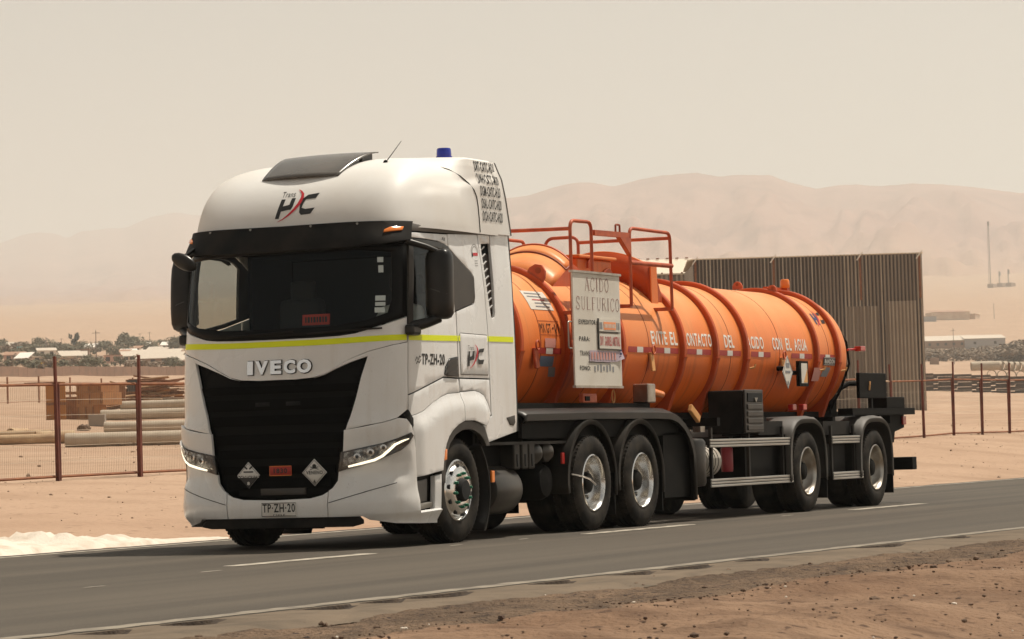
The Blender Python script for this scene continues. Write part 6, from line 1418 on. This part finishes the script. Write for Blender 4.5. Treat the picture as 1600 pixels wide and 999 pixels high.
# ---- houses of the town
def house(u, D, w_, d_, h_, wallm, roofm, label, pitch=.0, ang=0.0, name='house', grp='houses of the distant town', wins=2):
    c_ = spot(u, D); r_ = empty(name, (c_.x, c_.y, c_.z-.3), RZ+ang)
    mb = MB(); mb.box((0, 0, h_/2+.15), (w_, d_, h_+.3)); mb.build('wall', wallm, r_, local=True)
    mb = MB(); z = h_+.3
    if pitch: mb.prism([(-d_/2-.3, z-.05), (d_/2+.3, z+pitch), (d_/2+.3, z+pitch+.12), (-d_/2-.3, z+.07)], -w_/2-.3, w_/2+.3, 'x')
    else: mb.box((0, 0, z+.08), (w_+.3, d_+.3, .16))
    mb.build('roof', roofm, r_, local=True)
    for k in range(wins):
        x = -w_/2+w_*(k+.5)/wins; mb = MB(); mb.box((x, -d_/2-.01, h_*.55+.3), (1.1, .08, 1.1)); mb.build('window', 'window_dark', r_, local=True)
    return tag(r_, label, 'house' if name == 'house' else 'shed', grp)
for k in range(34):
    D = fr.uniform(700, 1230); u = fr.uniform(-40, 330)
    wm = fr.choice(('house_cream', 'house_cream', 'house_pink', 'house_white', 'house_brown')); rm_ = fr.choice(('roof_zinc', 'roof_zinc', 'house_white', 'roof_rust')); pt = fr.choice((0, .9, 1.4))
    lb_ = 'small %s-walled house with a %s %s roof, %s part of the town' % (wm[6:], {'roof_zinc': 'pale', 'house_white': 'white', 'roof_rust': 'rusty'}[rm_], 'sloping' if pt else 'flat', part_(u))
    house(u, D, fr.uniform(3, 6.5), fr.uniform(3, 5), fr.uniform(1.4, 2.1), wm, rm_, lb_, pt, fr.uniform(-.3, .3), grp=lb_)
house(248, 800, 11, 5, 1.7, 'house_brown', 'roof_zinc', 'long open carport with a cream roof beside the truck cab', 1.6, -.1, 'carport', 'open sheds of the town', 4)
house(240, 880, 14, 5, 2.3, 'house_cream', 'roof_zinc', 'second long cream roof behind the open carport', 1.3, -.1, 'carport', 'open sheds of the town', 5)
c_ = spot(30, 640); mb = MB(); q = []
for k in range(13):
    a = 2*math.pi*k/12; q.append([c_+Vector((2.9*r_*math.cos(a)*(1+.2*fbm(k*.9, r_, 2)), 2.2*r_*math.sin(a), 1.7*(1-r_)**.8-.2)) for r_ in (1, .75, .5, .28, .1, 0)])
mb.strip(q); tag(mb.build('sand_mound', 'sand', smooth=180), 'cream sand mound behind the block wall', 'sand heap')
house(32, 1130, 3, 3, 1.8, 'tarp_teal', 'tarp_teal', 'small teal tarpaulin shelter in the distant town', 0, 0, 'shelter', 'shelters of the town', 0)
house(75, 700, 3.6, 2, 1.3, 'yellow_body', 'yellow_body', 'low yellow cabin behind the block wall', 0, 0, 'cabin', 'cabins of the town', 1)
def pole(u, D, h, label, r=.12, arm=True, m='mast_grey', grp='poles in the distance'):
    c_ = spot(u, D); r_ = empty('utility_pole', c_); mb = MB(); mb.tube([c_+Vector((0, 0, -.3)), c_+Vector((0, 0, h))], [r, r*.6], 6); mb.build('pole_shaft', m, r_)
    if arm: mb = MB(); mb.box(c_+Vector((0, 0, h*.93)), (1.6, .1, .1), Matrix.Rotation(RZ, 3, 'Z')); mb.build('cross_arm', m, r_)
    return tag(r_, label, 'pole', grp)
pole(148, 660, 8.6, 'tall thin pole rising above the block wall'); pole(70, 1190, 5.2, 'short dark pole above the left town roofs', .22, False); pole(94, 1200, 4.5, 'thin pole left of the pointed dark tree'); pole(217, 1230, 6.5, 'thin pole right of the tallest town tree'); pole(232, 1235, 7.0, 'street lamp pole near the right end of the town')
pole(1488, 1010, 11.5, 'tall thin pole right of the corrugated shed'); pole(1553, 2000, 10, 'lone pole standing on the desert slope at right', .2)
# ---- corrugated sheds
def corrugated(name, x0, x1, z0, z1, y, m, parent, per=.34, amp=.10):
    n = int((x1-x0)/per*6); q = []
    for k in range(n+1):
        x = x0+(x1-x0)*k/n; ph = (x/per) % 1; o_ = amp*(1 if ph < .35 else (1-(ph-.35)/.15 if ph < .5 else 0 if ph < .85 else (ph-.85)/.15)); q.append([(x, y-o_, z0), (x, y-o_, z1)])
    mb = MB(); mb.strip(q)
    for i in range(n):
        xx = (x0+(x1-x0)*(i+.5)/n)/per; ph = xx % 1; rr = math.sin(int(xx//1)*12.9898)*43758.5453 % 1; mb.mi[i] = (0 if rr < .72 else 2) if (ph < .36 or ph > .92) else 1  # crest faces keep sheet colours, groove faces take the painted shade
    return mb.build(name, [m, 'zinc_groove_shade' if m == 'zinc_dark' else 'zinc_pale_groove_shade', 'zinc_pale' if m == 'zinc_dark' else 'zinc_dark'], parent, local=True, fix=False)
def shed(u, D, w_, d_, h_, label):
    c_ = spot(u, D); r_ = tag(empty('corrugated_shed', (c_.x, c_.y, c_.z), RZ), label, 'shed', None); return r_, c_
s1, c_ = shed(1264, 300, 0, 0, 0, 'tall grey corrugated metal shed with two paler sheets, behind the tank')
W2, H2 = 10.72, 14.25
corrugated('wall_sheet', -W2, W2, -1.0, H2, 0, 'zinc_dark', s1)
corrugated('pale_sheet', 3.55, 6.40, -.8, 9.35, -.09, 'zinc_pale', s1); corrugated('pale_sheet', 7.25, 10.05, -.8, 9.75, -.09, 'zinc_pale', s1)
mb = MB(); mb.box2((-W2, .02, -1), (W2, 16, H2-.5)); mb.build('shed_body', 'zinc_dark', s1, local=True)
mb = MB(); mb.prism([(-.1, H2), (8, H2+.4), (16, H2-.2), (16, H2-.35), (8, H2+.25), (-.1, H2-.1)], -W2-.1, W2+.1, 'x'); mb.build('shed_roof', 'zinc_roof', s1, local=True)
for x in (-W2+.2, -3.2, 4.9, W2-.25):
    mb = MB(); mb.prism([(x-.35, H2-.55), (x-.25, H2-.6), (x+.3, H2+.15), (x+.2, H2+.2)], -.30, -.12, 'y'); mb.build('roof_bracket', 'house_white', s1, local=True)
    mb = MB(); mb.box2((x-.10, -.12, H2-4.3), (x+.10, -.07, H2-.3)); mb.build('rust_streak_flashing', 'rust', s1, local=True)
s2, c_ = shed(1042, 322, 0, 0, 0, 'paler corrugated shed with a bright sloping roof, left of the tall shed')
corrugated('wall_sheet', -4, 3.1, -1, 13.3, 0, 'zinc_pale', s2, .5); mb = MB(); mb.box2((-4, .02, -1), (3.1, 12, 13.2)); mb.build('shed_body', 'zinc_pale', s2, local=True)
mb = MB(); mb.prism([(-.3, 13.25), (9, 15.2), (9, 15.35), (-.3, 13.4)], -4.2, 3.2, 'x'); mb.build('shed_roof', 'zinc_roof', s2, local=True)
for k in range(7):
    mb = MB(); mb.box((-3.4+1.0*k, -.2, 13.42), (.16, .2, .16)); mb.build('roof_bolt', 'rust', s2, local=True); mb = MB(); mb.box((-3.4+1.0*k, 8.6, 15.42), (.3, .3, .12)); mb.build('roof_bolt', 'rust', s2, local=True)
# ---- right side: sleeper wall, culverts, scrub, far buildings, masts
sw = tag(empty('sleeper_wall', spot(1520, 570)), 'low dark wall of stacked timbers behind the right-hand fence posts', 'wall')
for j in range(7):
    for k in range(8):
        u0 = 1425+30*k+7*(j % 2); a = spot(u0, 566); b = spot(u0+29, 566); d_ = b-a; c_ = (a+b)/2; mb = MB(); mb.box((c_.x+fr.uniform(-.1, .1), c_.y+fr.uniform(-.1, .1), c_.z+.2+.44*j), (d_.length*1.02, .5, .435), Matrix.Rotation(math.atan2(d_.y, d_.x), 3, 'Z')); mb.build('timber_beam', 'sleeper_wood', sw)
def ring_pipe(u, D, r, label, z0=0.0, ln=2.0, ang=1.45):
    a = spot(u, D); ax = Matrix.Rotation(ang, 3, 'Z') @ AX_; e = ax.cross(Vector((0, 0, 1))); base = a+Vector((0, 0, r+z0)); mb = MB(); secs = []; N = 20
    for s_, rr in ((0, r), (ln, r), (ln, r*.84), (0, r*.84)): secs.append([base+ax*s_+(e*math.cos(2*math.pi*k/N)+Vector((0, 0, 1))*math.sin(2*math.pi*k/N))*rr for k in range(N)])
    mb.strip(secs+[secs[0]], closed=True); return tag(mb.build('culvert_pipe', 'concrete_pipe', smooth=40), label, 'pipe', 'culvert pipes behind the right fence')
for u, w_ in ((1546, 'leftmost'), (1562, 'second'), (1577, 'third'), (1592, 'fourth'), (1608, 'rightmost')): ring_pipe(u, 745, 1.15, w_+' round concrete culvert pipe in the bottom row of the stack')
ring_pipe(1514, 740, 1.05, 'long concrete culvert pipe at the left of the stack', 2.1, 6.5, .0)
for k, w_ in enumerate(('leftmost', 'second', 'third', 'fourth', 'rightmost')): ring_pipe(1554+9*k, 745, 1.05, w_+' short culvert pipe tilted in the top row of the stack', 2.2, 1.2, .55)
ring_pipe(1520, 800, .6, 'dark thin pipe lying behind the culvert stack', 2.6, 4.5, .0)
crate(1457, 1000, 2.6, 2.0, 2.2, 0, 0, 'lone brown box standing in the open yard right of the tall shed', 'house_brown', False)
for k in range(80):
    u = fr.uniform(1430, 1640); D = fr.uniform(1060, 1180); h = fr.uniform(1.8, 3.0)*(1.0 if u < 1530 else 1.0+(u-1530)/70)
    lb_ = 'dry brown scrub tree in the thicket, %s row, %s' % ('front' if D < 1100 else 'middle' if D < 1140 else 'back', 'beside the tall shed' if u < 1500 else 'in front of the grey-blue warehouse' if u < 1560 else 'at the right edge')
    tree(u, D, h, fr.choice((2, 3, 3, 2)), lb_, lb_, fr.uniform(1.1, 1.8))
house(1480, 1330, 20, 9, 3.2, 'house_brown', 'roof_zinc', 'long low brown building with a cream roof beyond the thicket', 2.2, .0, 'long_building', 'far buildings at right', 6)
house(1534, 1330, 17, 9, 4.0, 'house_grey', 'roof_zinc', 'grey-blue warehouse with a pale roof beyond the thicket', 1.6, .05, 'warehouse', 'far buildings at right', 2)
house(1480, 2000, 24, 14, 4.5, 'house_cream', 'roof_rust', 'isolated walled compound on the desert slope', 1.6, .25, 'compound', 'compound on the slope', 0); house(1449, 1960, 9, 8, 3, 'house_grey', 'roof_rust', 'dark low hut at the corner of the walled compound', 0, .1, 'hut', 'compound on the slope', 0); house(1516, 2010, 9, 8, 3.2, 'house_cream', 'roof_rust', 'small cream outbuilding right of the walled compound', -.9, -.5, 'outbuilding', 'compound on the slope', 0)
def mast(u, D, h, w_, label):
    c_ = spot(u, D); r_ = empty('lattice_mast', c_)
    for dx, dy in ((-w_, -w_), (w_, -w_), (0, w_)): mb = MB(); mb.tube([c_+Vector((dx, dy, 0)), c_+Vector((dx*.6, dy*.6, h))], .22, 4); mb.build('mast_leg', 'mast_grey', r_)
    mb = MB(); n = int(h/3)
    for k in range(n):
        z = h*k/n; s_ = 1 if k % 2 else -1; mb.tube([c_+Vector((-w_*s_, -w_, z)), c_+Vector((w_*s_, -w_, z+h/n))], .14, 3)
    tag(mb.build('mast_bracing', 'mast_grey', r_, fix=False), kind='stuff'); mb = MB(); mb.box(c_+Vector((0, -.6, h-3)), (3.2, 1.5, 4.5), None, .3); mb.build('mast_antenna', 'mast_grey', r_)
    mb = MB(); mb.box(c_+Vector((2, -2, 2)), (16, 6, 4)); mb.build('mast_cabin', 'house_brown', r_); return tag(r_, label, 'mast', 'masts on the desert slope')
mast(1548, 3395, 71, .9, 'tallest lattice mast on the desert slope at right'); mast(1563, 3440, 17, .5, 'short mast right beside the tallest one'); mast(1577, 3450, 19, .5, 'rightmost short mast on the desert slope')
# ------------------------------------------------------------------ air
hz = MB(); hz.box((8200, 3500, 745), (23000, 21000, 1700)); hzo = hz.build('haze', 'sand'); hzo.data.materials.clear()
hmz = bpy.data.materials.new('dusty_air'); hmz.use_nodes = True; n = hmz.node_tree
for x in list(n.nodes): n.nodes.remove(x)
o = n.nodes.new('ShaderNodeOutputMaterial'); pv = n.nodes.new('ShaderNodeVolumePrincipled'); pv.inputs['Color'].default_value = (.93, .97, .955, 1); pv.inputs['Density'].default_value = 1.4e-4; pv.inputs['Anisotropy'].default_value = .25
n.links.new(pv.outputs[0], o.inputs['Volume']); hzo.data.materials.append(hmz); tag(hzo, 'pale dusty air over the desert', kind='stuff')
